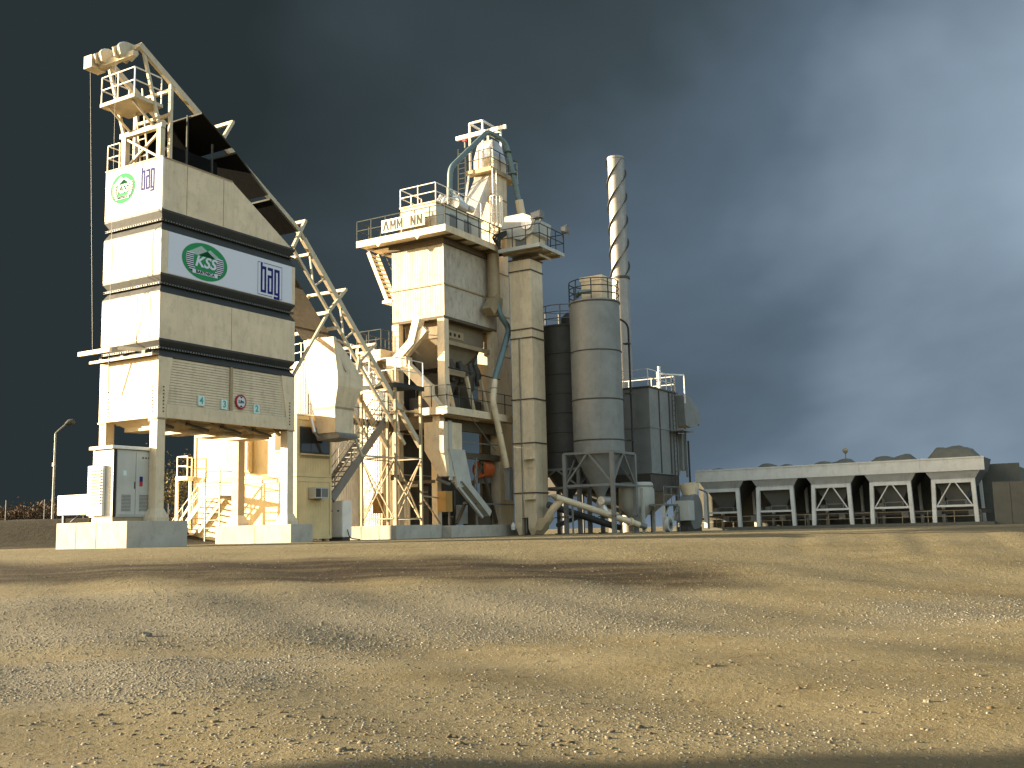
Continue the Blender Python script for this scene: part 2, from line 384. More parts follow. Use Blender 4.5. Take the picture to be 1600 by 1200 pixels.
gm = bpy.data.materials.new('yard_ground'); gm.use_nodes = True; t = gm.node_tree; b = t.nodes['Principled BSDF']
def gN(ty): return t.nodes.new(ty)
tcg = gN('ShaderNodeTexCoord')
def gdot(vec, off):
    v = gN('ShaderNodeVectorMath'); v.operation = 'DOT_PRODUCT'; t.links.new(tcg.outputs['Object'], v.inputs[0]); v.inputs[1].default_value = tuple(vec)
    a = gN('ShaderNodeMath'); a.operation = 'SUBTRACT'; t.links.new(v.outputs['Value'], a.inputs[0]); a.inputs[1].default_value = off; return a.outputs[0]
gF = gdot(fw0, CAM.dot(fw0)); gR = gdot(rt0, CAM.dot(rt0))
cx = gN('ShaderNodeCombineXYZ'); t.links.new(gR, cx.inputs[0]); t.links.new(gF, cx.inputs[1])
def gnoise(sc, det=5, vec=(1, 1, 1), rgh=.55, loc=(0, 0, 0)):
    mp = gN('ShaderNodeMapping'); mp.inputs['Scale'].default_value = vec; mp.inputs['Location'].default_value = loc; t.links.new(cx.outputs[0], mp.inputs[0])
    n = gN('ShaderNodeTexNoise'); n.inputs['Scale'].default_value = sc; n.inputs['Detail'].default_value = det; n.inputs['Roughness'].default_value = rgh
    t.links.new(mp.outputs[0], n.inputs['Vector']); return n.outputs['Fac']
def gm_(op, a, b_=None, clamp=False):
    x = gN('ShaderNodeMath'); x.operation = op; x.use_clamp = clamp
    for i, v in enumerate((a, b_)):
        if v is None: continue
        if isinstance(v, (int, float)): x.inputs[i].default_value = v
        else: t.links.new(v, x.inputs[i])
    return x.outputs[0]
def gmap(f, a, b_, lo=0., hi=1., smooth=False):
    r = gN('ShaderNodeMapRange'); r.inputs['From Min'].default_value = a; r.inputs['From Max'].default_value = b_; r.inputs['To Min'].default_value = lo; r.inputs['To Max'].default_value = hi
    if smooth: r.interpolation_type = 'SMOOTHSTEP'
    t.links.new(f, r.inputs['Value']); return r.outputs[0]
def gmix(f, a, b_):
    x = gN('ShaderNodeMix'); x.data_type = 'RGBA'; t.links.new(f, x.inputs['Factor'])
    for s_, v in ((x.inputs['A'], a), (x.inputs['B'], b_)):
        if isinstance(v, tuple): s_.default_value = (*v, 1)
        else: t.links.new(v, s_)
    return x.outputs['Result']
big = gnoise(.16, 5, (1, 2.2, 1)); med = gnoise(.9, 6, (1, 1.8, 1), .6); fine = gnoise(14, 6, rgh=.7); grain = gnoise(55, 4, rgh=.75)
c = gmix(gmap(big, .36, .64), (.135, .108, .050), (.178, .150, .084))
c = gmix(gmap(med, .42, .7, 0, .6), c, (.195, .165, .10))
c = gmix(gmap(gnoise(.5, 6, (1, 3.0, 1), .6, (4, 9, 0)), .56, .72, 0, .55), c, (.10, .062, .023))
# loose grey gravel patches
nz = gm_('MULTIPLY', gm_('SUBTRACT', gnoise(.55, 5, (1, 1.6, 1), .6, (1.7, 3.1, 0)), .5), 5.0)
fN = gm_('ADD', gF, nz); rN = gm_('ADD', gR, nz)
gA = gm_('MULTIPLY', gm_('MULTIPLY', gmap(fN, 15.3, 17.4, 0, 1, True), gmap(fN, 24.5, 21.5, 0, 1, True)), gmap(rN, 6, 0, 0, 1, True))
gB = gm_('MULTIPLY', gm_('MULTIPLY', gmap(fN, 10.0, 11.8, 0, 1, True), gmap(fN, 15.4, 14.0, 0, 1, True)), gmap(rN, -1.0, -4.0, 0, 1, True))
gC = gm_('MULTIPLY', gm_('MULTIPLY', gmap(fN, 16.5, 18, 0, 1, True), gmap(fN, 21, 19, 0, 1, True)), gmap(rN, 5, 7, 0, 1, True))
grv = gm_('ADD', gm_('ADD', gA, gB), gC, True)
c = gmix(gm_('MULTIPLY', grv, .5), c, (.145, .138, .112))
# wet dark haul track crossing in front of the plant
wf = gm_('ADD', gF, gm_('MULTIPLY', gm_('SUBTRACT', gnoise(.3, 4, (1, 1, 1), .5, (8, 2, 0)), .5), 3.2))
wf = gm_('ADD', wf, gm_('MULTIPLY', gR, .14))
band = gm_('MULTIPLY', gmap(wf, 23.2, 24.6, 0, 1, True), gmap(wf, 29.4, 27.4, 0, 1, True))
reach = gmap(gm_('ADD', gR, gm_('MULTIPLY', gnoise(.4, 4), 5.0)), 9.0, 5.0, 0, 1, True)
wet = gm_('MULTIPLY', gm_('MULTIPLY', band, reach), gmap(gnoise(.55, 5, (.35, 2.2, 1), .6, (3, 1, 0)), .32, .55, .55, 1.))
c = gmix(gmap(fine, .35, .75, 0, .45), c, gmix(gmap(grain, .3, .7), (.05, .041, .021), (.245, .222, .155)))
c = gmix(gm_('MULTIPLY', wet, .97), c, (.019, .0125, .0058))
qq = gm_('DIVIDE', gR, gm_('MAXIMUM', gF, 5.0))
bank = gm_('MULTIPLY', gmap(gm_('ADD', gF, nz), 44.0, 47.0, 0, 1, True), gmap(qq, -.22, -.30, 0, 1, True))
c = gmix(gm_('MULTIPLY', bank, .96), c, gmix(gmap(med, .35, .65), (.008, .0085, .005), (.022, .020, .011)))  # left bank near black: dark earth plus the slope's shade in the colour
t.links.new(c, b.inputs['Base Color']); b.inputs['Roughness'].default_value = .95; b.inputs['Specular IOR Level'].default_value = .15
bp = gN('ShaderNodeBump'); bp.inputs['Strength'].default_value = 1.0; bp.inputs['Distance'].default_value = .075
hgt = gm_('ADD', gm_('MULTIPLY', gnoise(3.2, 6, (1, 1, 1), .65), 1.0), gm_('MULTIPLY', fine, .55)); hgt = gm_('ADD', hgt, gm_('MULTIPLY', grain, .22))
t.links.new(hgt, bp.inputs['Height']); t.links.new(bp.outputs[0], b.inputs['Normal'])
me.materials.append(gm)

# loose stones lying on the yard: one uncountable mass
def stones(n, fmin, fmax, smin, smax, seed, name, mat, dens=None, spread=.56):
    g_ = np.random.default_rng(seed)
    f_ = fmin * (fmax / fmin) ** g_.random(n * 3); r_ = (g_.random(n * 3) * 2 - 1) * spread * f_
    k = (np.sin(r_ * .55 + f_ * .2) + np.sin(f_ * .75 - r_ * .22 + 1) + .7 * np.sin(r_ * 1.7 + f_ * 1.1 + 2)) / 2.7
    p = np.clip(.06 + .16 * np.maximum(k, 0) + (0 if dens is None else dens(r_, f_, k)), .03, 1)
    keep = np.where(g_.random(n * 3) < p)[0][:n]; f_ = f_[keep]; r_ = r_[keep]; n = len(f_)
    s = smin * (smax / smin) ** (g_.random(n) ** 2.2)
    base = np.array([(1, 0, 0), (-.5, .87, 0), (-.5, -.87, 0), (.45, .6, .75), (-.8, .1, .7), (.3, -.65, .8)], float)
    fac = np.array([(0, 1, 3), (1, 4, 3), (1, 2, 4), (2, 5, 4), (2, 0, 5), (0, 3, 5), (3, 4, 5)])
    a = g_.random(n) * 6.283; ca, sa = np.cos(a), np.sin(a)
    v = base[None] * (1 + .45 * (g_.random((n, 6, 3)) - .5)) * s[:, None, None] * np.stack([1 + .5 * g_.random(n), .8 + .3 * g_.random(n), .45 + .5 * g_.random(n)], 1)[:, None, :]
    x = v[..., 0] * ca[:, None] - v[..., 1] * sa[:, None]; y = v[..., 0] * sa[:, None] + v[..., 1] * ca[:, None]
    px = CAM.x + f_ * fw0.x + r_ * rt0.x; py = CAM.y + f_ * fw0.y + r_ * rt0.y; pz = gz(r_, f_)
    V = np.stack([x + px[:, None], y + py[:, None], v[..., 2] + pz[:, None] - .25 * s[:, None]], -1).reshape(-1, 3)
    Fc = (fac[None] + (np.arange(n) * 6)[:, None, None]).reshape(-1, 3)
    me = bpy.data.meshes.new(name); me.vertices.add(len(V)); me.vertices.foreach_set('co', V.ravel())
    me.loops.add(Fc.size); me.loops.foreach_set('vertex_index', Fc.ravel().astype(np.int32))
    me.polygons.add(len(Fc)); me.polygons.foreach_set('loop_start', (np.arange(len(Fc)) * 3).astype(np.int32)); me.polygons.foreach_set('loop_total', np.full(len(Fc), 3, np.int32))
    me.update(); me.validate(); me.materials.append(mat)
    o = bpy.data.objects.new(name, me); COL.objects.link(o); o['kind'] = 'stuff'; return o
sm = bpy.data.materials.new('gravel_stone'); sm.use_nodes = True; ts = sm.node_tree; bs = ts.nodes['Principled BSDF']
geo = ts.nodes.new('ShaderNodeNewGeometry'); rp = ts.nodes.new('ShaderNodeValToRGB'); ts.links.new(geo.outputs['Random Per Island'], rp.inputs[0])
el = rp.color_ramp.elements; el[0].color = (.065, .06, .043, 1); el[1].color = (.18, .166, .128, 1)
for p_, c_ in ((.3, (.115, .104, .072, 1)), (.55, (.15, .149, .13, 1)), (.75, (.13, .10, .052, 1)), (.9, (.19, .186, .16, 1))): e = el.new(p_); e.color = c_
ts.links.new(rp.outputs[0], bs.inputs['Base Color']); bs.inputs['Roughness'].default_value = .9; bs.inputs['Specular IOR Level'].default_value = .2
def dl(r, f, k):
    near = -.05 * ss(10, 7, f); A = ss(15.3, 17.2, f + k) * ss(24.2, 21.5, f + k) * ss(6, 1, r + 2 * k); B = ss(10.2, 11.6, f + .6 * k) * ss(15.2, 14.0, f) * ss(-1.2, -3.8, r + k); C_ = ss(16.5, 18, f) * ss(21, 19.5, f) * ss(5, 7, r)
    return near + .62 * A + .8 * B + .5 * C_ * (.5 + .5 * k)
tag(stones(90000, 5.0, 25, .007, .024, 3, 'loose_gravel', sm, dl), 'loose grey gravel scattered over the yard', 'gravel')
tag(stones(26000, 14, 40, .012, .030, 4, 'coarse_gravel', sm, dl), 'coarser stones strewn towards the plant', 'gravel')
def clod(r, f, k):
    m = 0
    for rc, fc, lr, lf in ((3.0, 12.6, 1.6, .16), (5.6, 10.3, 1.4, .25), (-2.0, 9.6, 1.4, .3), (.3, 8.6, 1.2, .35), (4.6, 9.0, 1.8, .2), (-4.2, 10.0, .9, .2), (2.2, 15.5, 2.2, .3)): m = m + np.exp(-((r - rc) / lr) ** 2 - ((f - fc) / lf) ** 2)
    return 1.1 * m - .06
cm = sm.copy(); cm.name = 'dirt_clod'; cr2 = [n for n in cm.node_tree.nodes if n.type == 'VALTORGB'][0].color_ramp
for e in cr2.elements: e.color = (e.color[0] * .72, e.color[1] * .62, e.color[2] * .5, 1)
tag(stones(1500, 7.6, 17, .012, .045, 9, 'dirt_clods', cm, clod), 'dark earthen clods in broken lines on the yard', 'dirt')
for i in range(26):
    f_ = random.uniform(7.5, 22); r_ = random.uniform(-.45, .46) * f_; s = random.uniform(.025, .055)
    if i == 0: f_, r_, s = 17.0, -5.85, .11
    px, py = RF(r_, f_); pz = float(gz(r_, f_))
    mb = MB(); vs = []
    for k in range(7): a = k * .9; vs.append((px + s * math.cos(a) * random.uniform(.8, 1.3), py + s * math.sin(a) * random.uniform(.7, 1.1), pz - .02))
    for k in range(7): a = k * .9 + .2; vs.append((px + s * .6 * math.cos(a) * random.uniform(.7, 1.2), py + s * .6 * math.sin(a), pz + s * random.uniform(.2, .65)))
    mb.add(vs, [tuple(range(7, 14))] + [(k, (k + 1) % 7, 7 + (k + 1) % 7, 7 + k) for k in range(7)])
    tag(mb.build('rock', sm), 'fist sized loose rock lying on the gravel yard' if i else 'largest pale rock lying on the gravel yard', 'rock', 'loose rocks on the yard')

# ------------------------------------------------------------------ concrete foundations
def plinth(x0, x1, y0, y1, h, label, mat=None, seams=()):
    o = thing('concrete_plinth', label, 'plinth', (x0, y0, 0), 'concrete foundation plinths')
    cuts = sorted([y0] + [s for s in seams if y0 < s < y1] + [y1])
    for a, b_ in zip(cuts, cuts[1:]):
        MB().box(x0, x1, a + .006, b_ - .006, -.6, h).build('block', mat or CONC, o, bevel=.02)
    return o
plinth(-1.56, 1.15, -.43, 3.42, .93, 'pale concrete plinth under the cabinet and the silo legs nearest the lamp post', None, (1.2, 2.3))
plinth(6.67, 8.0, -.43, 3.95, .76, 'pale concrete plinth under the silo legs beside the yellow cabin', None, (1.6,))
plinth(14.35, 18.15, -.05, 3.15, .66, 'long pale concrete plinth under the lattice trestle', None, (1.0, 2.1))
plinth(18.2, 25.2, -.62, 4.0, .6, 'concrete plinth under the mixing tower legs', None, (.7, 2.1))

# ------------------------------------------------------------------ asphalt storage silo
S = thing('storage_silo', 'tall cream asphalt storage silo on legs with dark bands and banners', 'silo', (0, 0, .93))
X1, Y1 = 7.3, 3.25
mod = MB().prism([(0, 12.64), (7.05, 12.64), (3.56, 14.65), (0, 14.65)], 0, Y1).build('gable_module', CREAM, S)
for z0, z1 in ((10.17, 11.82), (7.68, 9.42)): box('wall_module', CREAM, S, 0, X1, 0, Y1, z0, z1)
for zt, zb, flat in ((12.64, 11.82, 0), (10.17, 9.42, 0), (7.68, 7.0, 0)):
    zm = zt - (zt - zb) * .5; d = .17; e = .002
    MB().loft([(zt - .001, e, X1 - e, e, Y1 - e), (zt - .08, e, X1 - e, e, Y1 - e), (zm + .03, d, X1 - d, d, Y1 - d), (zm - .03, d, X1 - d, d, Y1 - d), (zb + .06, e, X1 - e, e, Y1 - e), (zb + .001, e, X1 - e, e, Y1 - e)]).build('recessed_band', BAND, S)
    fl = MB().box(.02, X1 - .02, .02, Y1 - .02, zm + .012, zm + .03).box(.02, X1 - .02, .02, Y1 - .02, zm - .05, zm - .035); fo = fl.build('flange', BAND, S)
    tb = MB()
    k = .06
    while k < X1 - .06:
        tb.box(k, k + .06, .03, .09, zm - .034, zm + .011); k += .135
    k = .1
    while k < Y1 - .06:
        tb.box(.03, .09, k, k + .06, zm - .034, zm + .011); k += .135
    tag(tb.build('flange_bolts', GALV, fo), kind='stuff')
# thin cap on the gable and edge trims
box('corner_trim', WHITE, S, -.03, .05, -.03, .05, 12.66, 14.68); MB().box(-.04, .0, 0, Y1, 14.64, 14.69).box(0, 3.56, -.03, .0, 14.63, 14.67).build('edge_angle', OCHRE, S)
for y, z0, z1 in ((1.25, 7.7, 9.4), (2.75, 10.2, 11.8), (.52, 7.7, 9.4), (.46, 10.2, 11.8), (2.1, 12.66, 13.0)): box('panel_seam', GALV, S, -.012, .004, y - .012, y + .012, z0, z1)
for x, z0, z1 in ((3.62, 7.7, 9.4), (3.1, 12.66, 14.6), (1.2, 12.66, 14.6)): box('panel_seam', OCHRE, S, x - .012, x + .012, -.008, .004, z0, z1)
# lowest module: front wall, corner gussets, slatted covers, edge beam
ZB = 4.72
box('end_wall', CREAM, S, 0, .12, 0, Y1, ZB, 6.999); box('rear_wall', CREAM, S, .12, X1, Y1 - .1, Y1, ZB + .3, 6.999); box('far_wall', CREAM, S, X1 - .1, X1, .1, Y1 - .1, ZB, 6.999)
MB().prism([(.122, ZB), (.40, ZB), (.46, 5.3), (.67, 6.99), (.122, 6.99)], 0, .11).build('gusset_plate', CREAM, S)
MB().prism([(X1, ZB), (6.85, ZB), (6.80, 5.3), (6.50, 6.99), (X1, 6.99)], 0, .11).build('gusset_plate', CREAM, S)
box('edge_beam', CREAM, S, .402, 6.84, -.03, .10, ZB, 5.24)
for x0, x1 in ((.50, 3.58), (3.72, 6.78)):
    sl = MB(); n = 17
    for i in range(n):
        z0 = 5.26 + i * (6.985 - 5.26) / n; z1 = z0 + .094
        sl.add([(x0, .03, z0), (x1, .03, z0), (x1, .06, z1), (x0, .06, z1), (x0, .06, z1 + .007), (x1, .06, z1 + .007)], [(0, 1, 2, 3), (3, 2, 5, 4)])
    sl.box(x0, x1, .07, .10, 5.26, 6.98); sl.build('slatted_cover', CREAM, S)
box('mid_post', YELL if False else OCHRE, S, 3.585, 3.715, -.02, .10, 5.242, 6.99)
bt = MB()
for i in range(8):
    z = 4.95 + i * .13
    for x in (.27, 7.0): bt.box(x - .025, x + .025, -.022, .0, z - .025, z + .025)
    for y in (.3, 2.75): bt.box(-.022, .0, y - .025, y + .025, z - .025, z + .025)
tag(bt.build('bolts', MACH, S), kind='stuff')
for (x, y) in ((0, 0), (X1 - .42, 0), (0, Y1 - .42), (X1 - .42, Y1 - .42)):
    h0 = .93 if x < 1 else .76
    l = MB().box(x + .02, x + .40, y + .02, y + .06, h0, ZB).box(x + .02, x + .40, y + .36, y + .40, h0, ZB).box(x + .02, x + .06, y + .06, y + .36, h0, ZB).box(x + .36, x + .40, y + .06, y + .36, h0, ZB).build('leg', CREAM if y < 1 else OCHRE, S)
    MB().loft([(h0, x - .12, x + .54, y - .12, y + .54), (h0 + .12, x - .12, x + .54, y - .12, y + .54), (h0 + .45, x + .01, x + .41, y + .01, y + .41)]).build('foot', CREAM, l)
    box('cap_plate', OCHRE, l, x - .03, x + .45, y - .03, y + .45, ZB - .05, ZB - .001)
# discharge gates slung below
box('floor_grid', MACH, S, .13, X1 - .11, .12, Y1 - .12, ZB + .05, ZB + .25)
for i in range(4):
    xc = .95 + i * 1.75
    MB().loft([(ZB + .06, xc - .78, xc + .78, .35, 2.9), (ZB - .22, xc - .45, xc + .45, .8, 2.4), (ZB - .38, xc - .45, xc + .45, .8, 2.4)]).build('discharge_gate', OCHRE, S)
    tube('gate_cylinder', MACH, S, [(xc - .9, .5, ZB - .08), (xc + .35, .62, ZB - .26)], .06, 8)
    bar('gate_arm', OCHRE, S, (xc + .3, .45, ZB + .04), (xc + .75, .5, ZB - .2), .1)
for y in (.55, 2.7): bar('cross_girder', OCHRE, S, (.4, y, ZB - .02), (X1 - .4, y, ZB - .02), .12, .18)
# runway ledge with outriggers on the lit end
MB().box(-.32, .0, -.02, Y1 + .25, 7.03, 7.08).box(-.32, -.28, -.02, Y1 + .25, 6.98, 7.03).build('ledge', OCHRE, S)
for y in (.5, 1.7, 2.9): box('ledge_bracket', MACH, S, -.28, -.001, y - .09, y + .09, 7.085, 7.22)
MB().bar((-.55, 2.0, 7.36), (-.55, Y1 + .55, 7.36), .12, .16).build('hoist_beam', CREAM, S); MB().bar((-.55, 1.55, 7.38), (-.02, .62, 7.26), .12, .14).build('hoist_beam', CREAM, S)
tube('hanging_chain', MACH, S, [(-.33, 2.35, 7.0), (-.2, 2.5, 5.75)], .02, 6)

# banners
def banner(x0, x1, y0, y1, z0, z1, label):
    o = thing('banner', label, 'banner', ((x0 + x1) / 2, (y0 + y1) / 2, z0), 'company banners on the silo'); box('sheet', WHITEP, o, x0, x1, y0, y1, z0, z1); return o
bn = banner(.34, 7.1, -.014, -.002, 10.19, 11.81, 'long white banner with green mountain emblem and blue lettering across the shaded silo wall')
F = Face2D((0, -.015, 0), (1, 0, 0), (0, -1, 0)); mountain_logo(F, bn, 2.16, 10.98, 1.17, .74); bag_logo(F, bn, 5.03, 10.22, 1.44, 1.42)
bn = banner(-.014, -.002, .05, 3.2, 13.05, 14.63, 'sunlit white banner with faded green emblem at the head of the silo')
F = Face2D((-.015, 3.2, 0), (0, -1, 0), (-1, 0, 0)); mountain_logo(F, bn, .98, 13.82, .70, .60); bag_logo(F, bn, 1.92, 13.42, .95, 1.0, False)
F = Face2D((0, -.035, 0), (1, 0, 0), (0, -1, 0))
for x, z, d in ((2.08, 5.50, '4'), (3.27, 5.46, '3'), (5.04, 5.44, '2')):
    o = thing('number_plate', 'small white plate on the silo bearing the green number ' + {'4': 'four', '3': 'three', '2': 'two'}[d], 'sign', (x, -.03, z - .19)); box('plate', PLATE, o, x - .155, x + .155, -.033, .028, z - .19, z + .19)
    mb = MB(); F.text(mb, d, x, z, .36, 1, 0, .012); mb.build('digit', TEAL, o)
o = thing('height_limit_sign', 'round red bordered clearance sign on the silo slats', 'sign', (4.16, -.03, 5.35))
mb = MB(); n = 36; mb.add([(4.16 + .29 * math.cos(6.28318 * i / n), y, 5.65 + .29 * math.sin(6.28318 * i / n)) for y in (-.034, .028) for i in range(n)], [tuple(range(n)), tuple(range(n, 2 * n))[::-1]] + [((i + 1) % n, i, n + i, n + (i + 1) % n) for i in range(n)]); mb.build('red_disc', RED, o)
mb = MB(); F.ell(mb, 4.16, 5.65, .225, .225, 1); mb.build('white_face', GREYP, o)
mb = MB(); F.text(mb, '3,8m', 4.16, 5.65, .17, 2, 0, .006); F.poly(mb, [(4.08, 5.86), (4.16, 5.78), (4.24, 5.86)], 2); F.poly(mb, [(4.08, 5.44), (4.24, 5.44), (4.16, 5.52)], 2); mb.build('figures', BLACK, o)

# ------------------------------------------------------------------ skip hoist: head frame, inclined track, pans
H = thing('skip_hoist', 'inclined cream skip hoist track running from the trestle over the silo to its head frame', 'hoist', (0, 1.3, 14.66))
YA, YB = .35, 2.35
for y in (YA - .1, YB - .1): box('column', TRACK, H, -.02, .2, y - .11, y + .11, 14.66, 15.95)
bar('cross_beam', TRACK, H, (.09, YA - .25, 15.97), (.09, YB + .15, 15.97), .2, .2)
bar('brace', TRACK, H, (.05, YA, 14.75), (.05, YB - .2, 15.8), .08); bar('brace', TRACK, H, (.15, YB - .2, 14.75), (.15, YA, 15.8), .08)
for y in (YA, YB):
    pts = [(-.95, y, 18.85), (7.7, y, 13.78)]
    bar('upper_rail', TRACK, H, pts[0], pts[1], .16, .24)
    tube('rail_bend', TRACK, H, bend([(7.3, y, 14.01), (7.9, y, 13.66), (8.6, y, 12.94)], .5), .12, 8)
    bar('lower_rail', TRACK, H, (8.2, y, 13.36), (16.9, y, 4.60), .17, .26)
    bar('bottom_chord', TRACK, H, (7.55, y, 12.75), (15.6, y, 4.62), .10, .14)
    bar('head_strut', TRACK, H, (.02, y - .05, 16.06), (-.72, y, 18.62), .11)
    bar('head_post', TRACK, H, (.62, y, 14.66), (.62, y, 17.82), .13); 
    for i in range(7):
        a = 8.6 + i * 1.05; bar('lattice', TRACK, H, (a, y, 12.9 - (a - 8.6)), (a + .25 - (.9 if i % 2 else 0), y, 11.8 - (a + .25 - 8.6) + (.9 if i % 2 else 0)), .07)
bar('head_tie', TRACK, H, (-.9, YA, 18.8), (-.9, YB, 18.8), .16); bar('head_tie', TRACK, H, (.62, YA, 16.6), (.62, YB, 16.6), .12); bar('head_tie', TRACK, H, (.62, YA, 17.6), (.62, YB, 17.6), .12)
for y in (.95, 2.0):       # rope sheaves with their cheeks
    sp = []
    mb = MB(); n = 22
    for k in range(n):
        a = 6.28318 * k / n; sp.append((-1.1 + .34 * math.cos(a), 18.7 + .34 * math.sin(a)))
    mb.prism(sp, y - .05, y + .05); mb.build('sheave', SILV, H)
    for s in (-.16, .16): MB().prism([(-1.55, 18.72), (-1.2, 18.98), (-.75, 19.0), (-.6, 18.7), (-.9, 18.3), (-1.45, 18.4)], y + s - .03, y + s + .03).build('sheave_cheek', TRACK, H)
bar('sheave_beam', TRACK, H, (-1.15, YA - .05, 18.42), (-1.15, YB + .35, 18.42), .2, .2)
box('hoist_block', TRACK, H, -1.55, -.9, 2.3, 2.75, 18.25, 18.75)
hp = box('platform', TRACK, H, -1.15, .2, .30, 2.25, 16.72, 16.86)
railing(H, [(.15, .34, 16.86), (-1.11, .34, 16.86), (-1.11, 2.21, 16.86), (.15, 2.21, 16.86)], WHITE, 1.05, 1.0, .05)
for y in (.6, 1.9): bar('bracket', TRACK, H, (-1.0, y, 16.7), (.05, y, 16.0), .07)
ladder(H, (.25, 1.35, 14.7), (-.1, 1.35, 17.6), (0, 1, 0), TRACK, .42)
railing(H, [(3.0, 3.2, 14.68), (.02, 3.2, 14.68), (.02, 2.5, 14.68)], WHITE, 1.05, 1.0, .045)
for (xa, za, xb, zb) in ((1.80, 16.92, 3.36, 16.0), (3.62, 15.84, 5.43, 14.55), (5.62, 14.40, 7.28, 13.40)):
    mb = MB(); mb.add([(xa, -.12, za), (xb, -.12, zb), (xb, 2.85, zb), (xa, 2.85, za)] + [(xa + .02, -.12, za + .03), (xb + .02, -.12, zb + .03), (xb + .02, 2.85, zb + .03), (xa + .02, 2.85, za + .03)], [(0, 3, 2, 1), (4, 5, 6, 7), (0, 1, 5, 4), (1, 2, 6, 5), (2, 3, 7, 6), (3, 0, 4, 7)])
    pn = mb.build('spill_pan', PAN, H)
    bar('pan_edge', RAILD, pn, (xa - .02, -.14, za + .02), (xa - .02, 2.87, za + .02), .07); bar('pan_edge', RAILD, pn, (xa, -.15, za + .02), (xb, -.15, zb + .02), .05)
for x in (1.2, 2.5): bar('pan_post', RAILD, H, (x, .05, 14.63), (x, .05, 17.25 - .6 * (x - 1.2) - .55), .06)
mb = MB(); mb.add([(7.3, .5, 12.1), (10.2, .5, 9.3), (10.2, 2.2, 9.3), (7.3, 2.2, 12.1)], [(0, 1, 2, 3)]); mb.build('chute_tray', MACH, H)
MB().prism([(.95, 14.66), (3.55, 14.64), (3.4, 15.95), (1.8, 16.88), (.95, 17.3)], 2.55, 2.62).build('wind_sheet', PAN, H); MB().box(.9, 3.3, .6, 2.2, 14.655, 15.5).build('receiving_box', PAN, H)
def portal(a, b_, wy=.28):
    (xa, za), (xb, zb) = a, b_
    for y in (YA - .12, YB + .12): bar('portal_post', TRACK, H, (xb, y, zb), (xa, y, za), .13)
    bar('portal_head', TRACK, H, (xa, YA - .18, za), (xa, YB + .18, za), .13)
portal((3.75, 17.3), (3.1, 16.2)); portal((8.19, 14.16), (7.42, 12.81)); portal((10.96, 11.55), (9.75, 10.28)); portal((13.15, 9.28), (11.75, 8.1))
bar('cross_member', TRACK, H, (9.75, YA - .2, 10.26), (9.75, YB + .3, 10.26), .16); bar('cross_member', TRACK, H, (10.15, YA - .2, 9.6), (10.15, YB + .3, 9.6), .14)
bar('cross_member', TRACK, H, (8.6, YA, 12.75), (8.6, YB, 12.75), .12); bar('cross_member', TRACK, H, (14.2, YA, 7.2), (14.2, YB, 7.2), .12)
bar('stay', TRACK, H, (9.75, .25, 10.25), (7.35, .25, 6.95), .11); bar('stay', TRACK, H, (9.75, 2.6, 10.25), (7.35, 2.6, 6.95), .11)
for x0, y0, x1, y1_, z0, z1 in ((-1.35, 2.62, -.6, 2.95, 18.3, 7.3), (-1.25, 1.25, -.33, 2.36, 18.3, 7.05)): tube('rope', ROPE, H, [(x0, y0, z0), (x1, y1_, z1)], .008, 5)
for y in (.8, 1.9): tube('haul_rope', ROPE, H, [(-.85, y, 18.95), (7.6, y, 13.95)], .010, 5)

# ------------------------------------------------------------------ cabinets on the first plinth
K = thing('power_kiosk', 'grey double door power kiosk with pale roof on the plinth beside the silo leg', 'kiosk', (-1.5, .42, .93))
box('skid', OCHRE, K, -1.45, .2, .5, 1.5, .931, 1.1)
box('body', KIOSK, K, -1.5, .22, .45, 1.55, 1.1, 3.48); MB().box(-1.62, .34, .36, 1.65, 3.50, 3.62).build('roof', WHITE, K, bevel=.02); box('eave_gap', DARK, K, -1.45, .2, .48, 1.5, 3.48, 3.50)
for x0, x1 in ((-1.34, -.55), (-.53, .2)):
    dr_ = MB().box(x0, x1, .425, .449, 1.16, 3.42).build('door', KIOSK, K, bevel=.008)
    v = MB(); xm = (x0 + x1) / 2
    for k in range(12): v.box(xm - .2, xm + .2, .412, .424, 1.3 + k * .05, 1.325 + k * .05)
    v.build('vent', STEEL, dr_)
box('handle', MACH, K, -.60, -.57, .40, .424, 2.1, 2.35)
for x, z, mt in ((-1.02, 2.65, PLATE), (-.30, 2.45, NAVY), (-.30, 2.28, RED)): box('notice', mt, K, x - .07, x + .07, .418, .424, z - .09, z + .09)
for k in range(3): box('lamp_lens', MACH, K, -.27 + k * .13, -.20 + k * .13, .415, .424, 3.2, 3.25)
box('dark_recess_strip', DARK, K, -1.49, -1.36, .44, .449, 1.1, 3.48)  # flat dark strip painted in place of the shadowed recess
A = thing('louvred_unit', 'white cooling unit with horizontal louvres beside the power kiosk', 'cooling unit', (-1.5, .95, .93))
box('casing', WHITE, A, -1.5, -.4, 1.57, 1.66, 1.1, 2.93); box('casing', WHITE, A, -1.58, -.4, .90, 1.565, 1.1, 1.45) if False else None
box('body', WHITE, A, -1.62, -1.51, .86, 1.66, 1.16, 2.93)
for k in range(12): 
    z = 1.62 + k * .105
    MB().add([(-1.625, .92, z), (-1.625, 1.6, z), (-1.68, 1.6, z - .05), (-1.68, .92, z - .05)], [(0, 1, 2, 3), (3, 2, 1, 0)]).build('louvre', WHITE, A)
Bx = thing('white_box_unit', 'low plain white box on the plinth end beside the louvred unit', 'equipment box', (-1.5, 1.7, .93))
MB().box(-1.56, -.5, 1.70, 3.40, 1.22, 1.94).build('body', WHITE, Bx, bevel=.02)
for y in (1.8, 3.25): box('foot', MACH, Bx, -1.4, -1.3, y, y + .08, .931, 1.22)
tube('hose', RUBBER, Bx, bend([(-1.5, 2.2, 1.2), (-1.62, 2.35, 1.06), (-1.5, 2.7, .96)], .2), .03, 6)

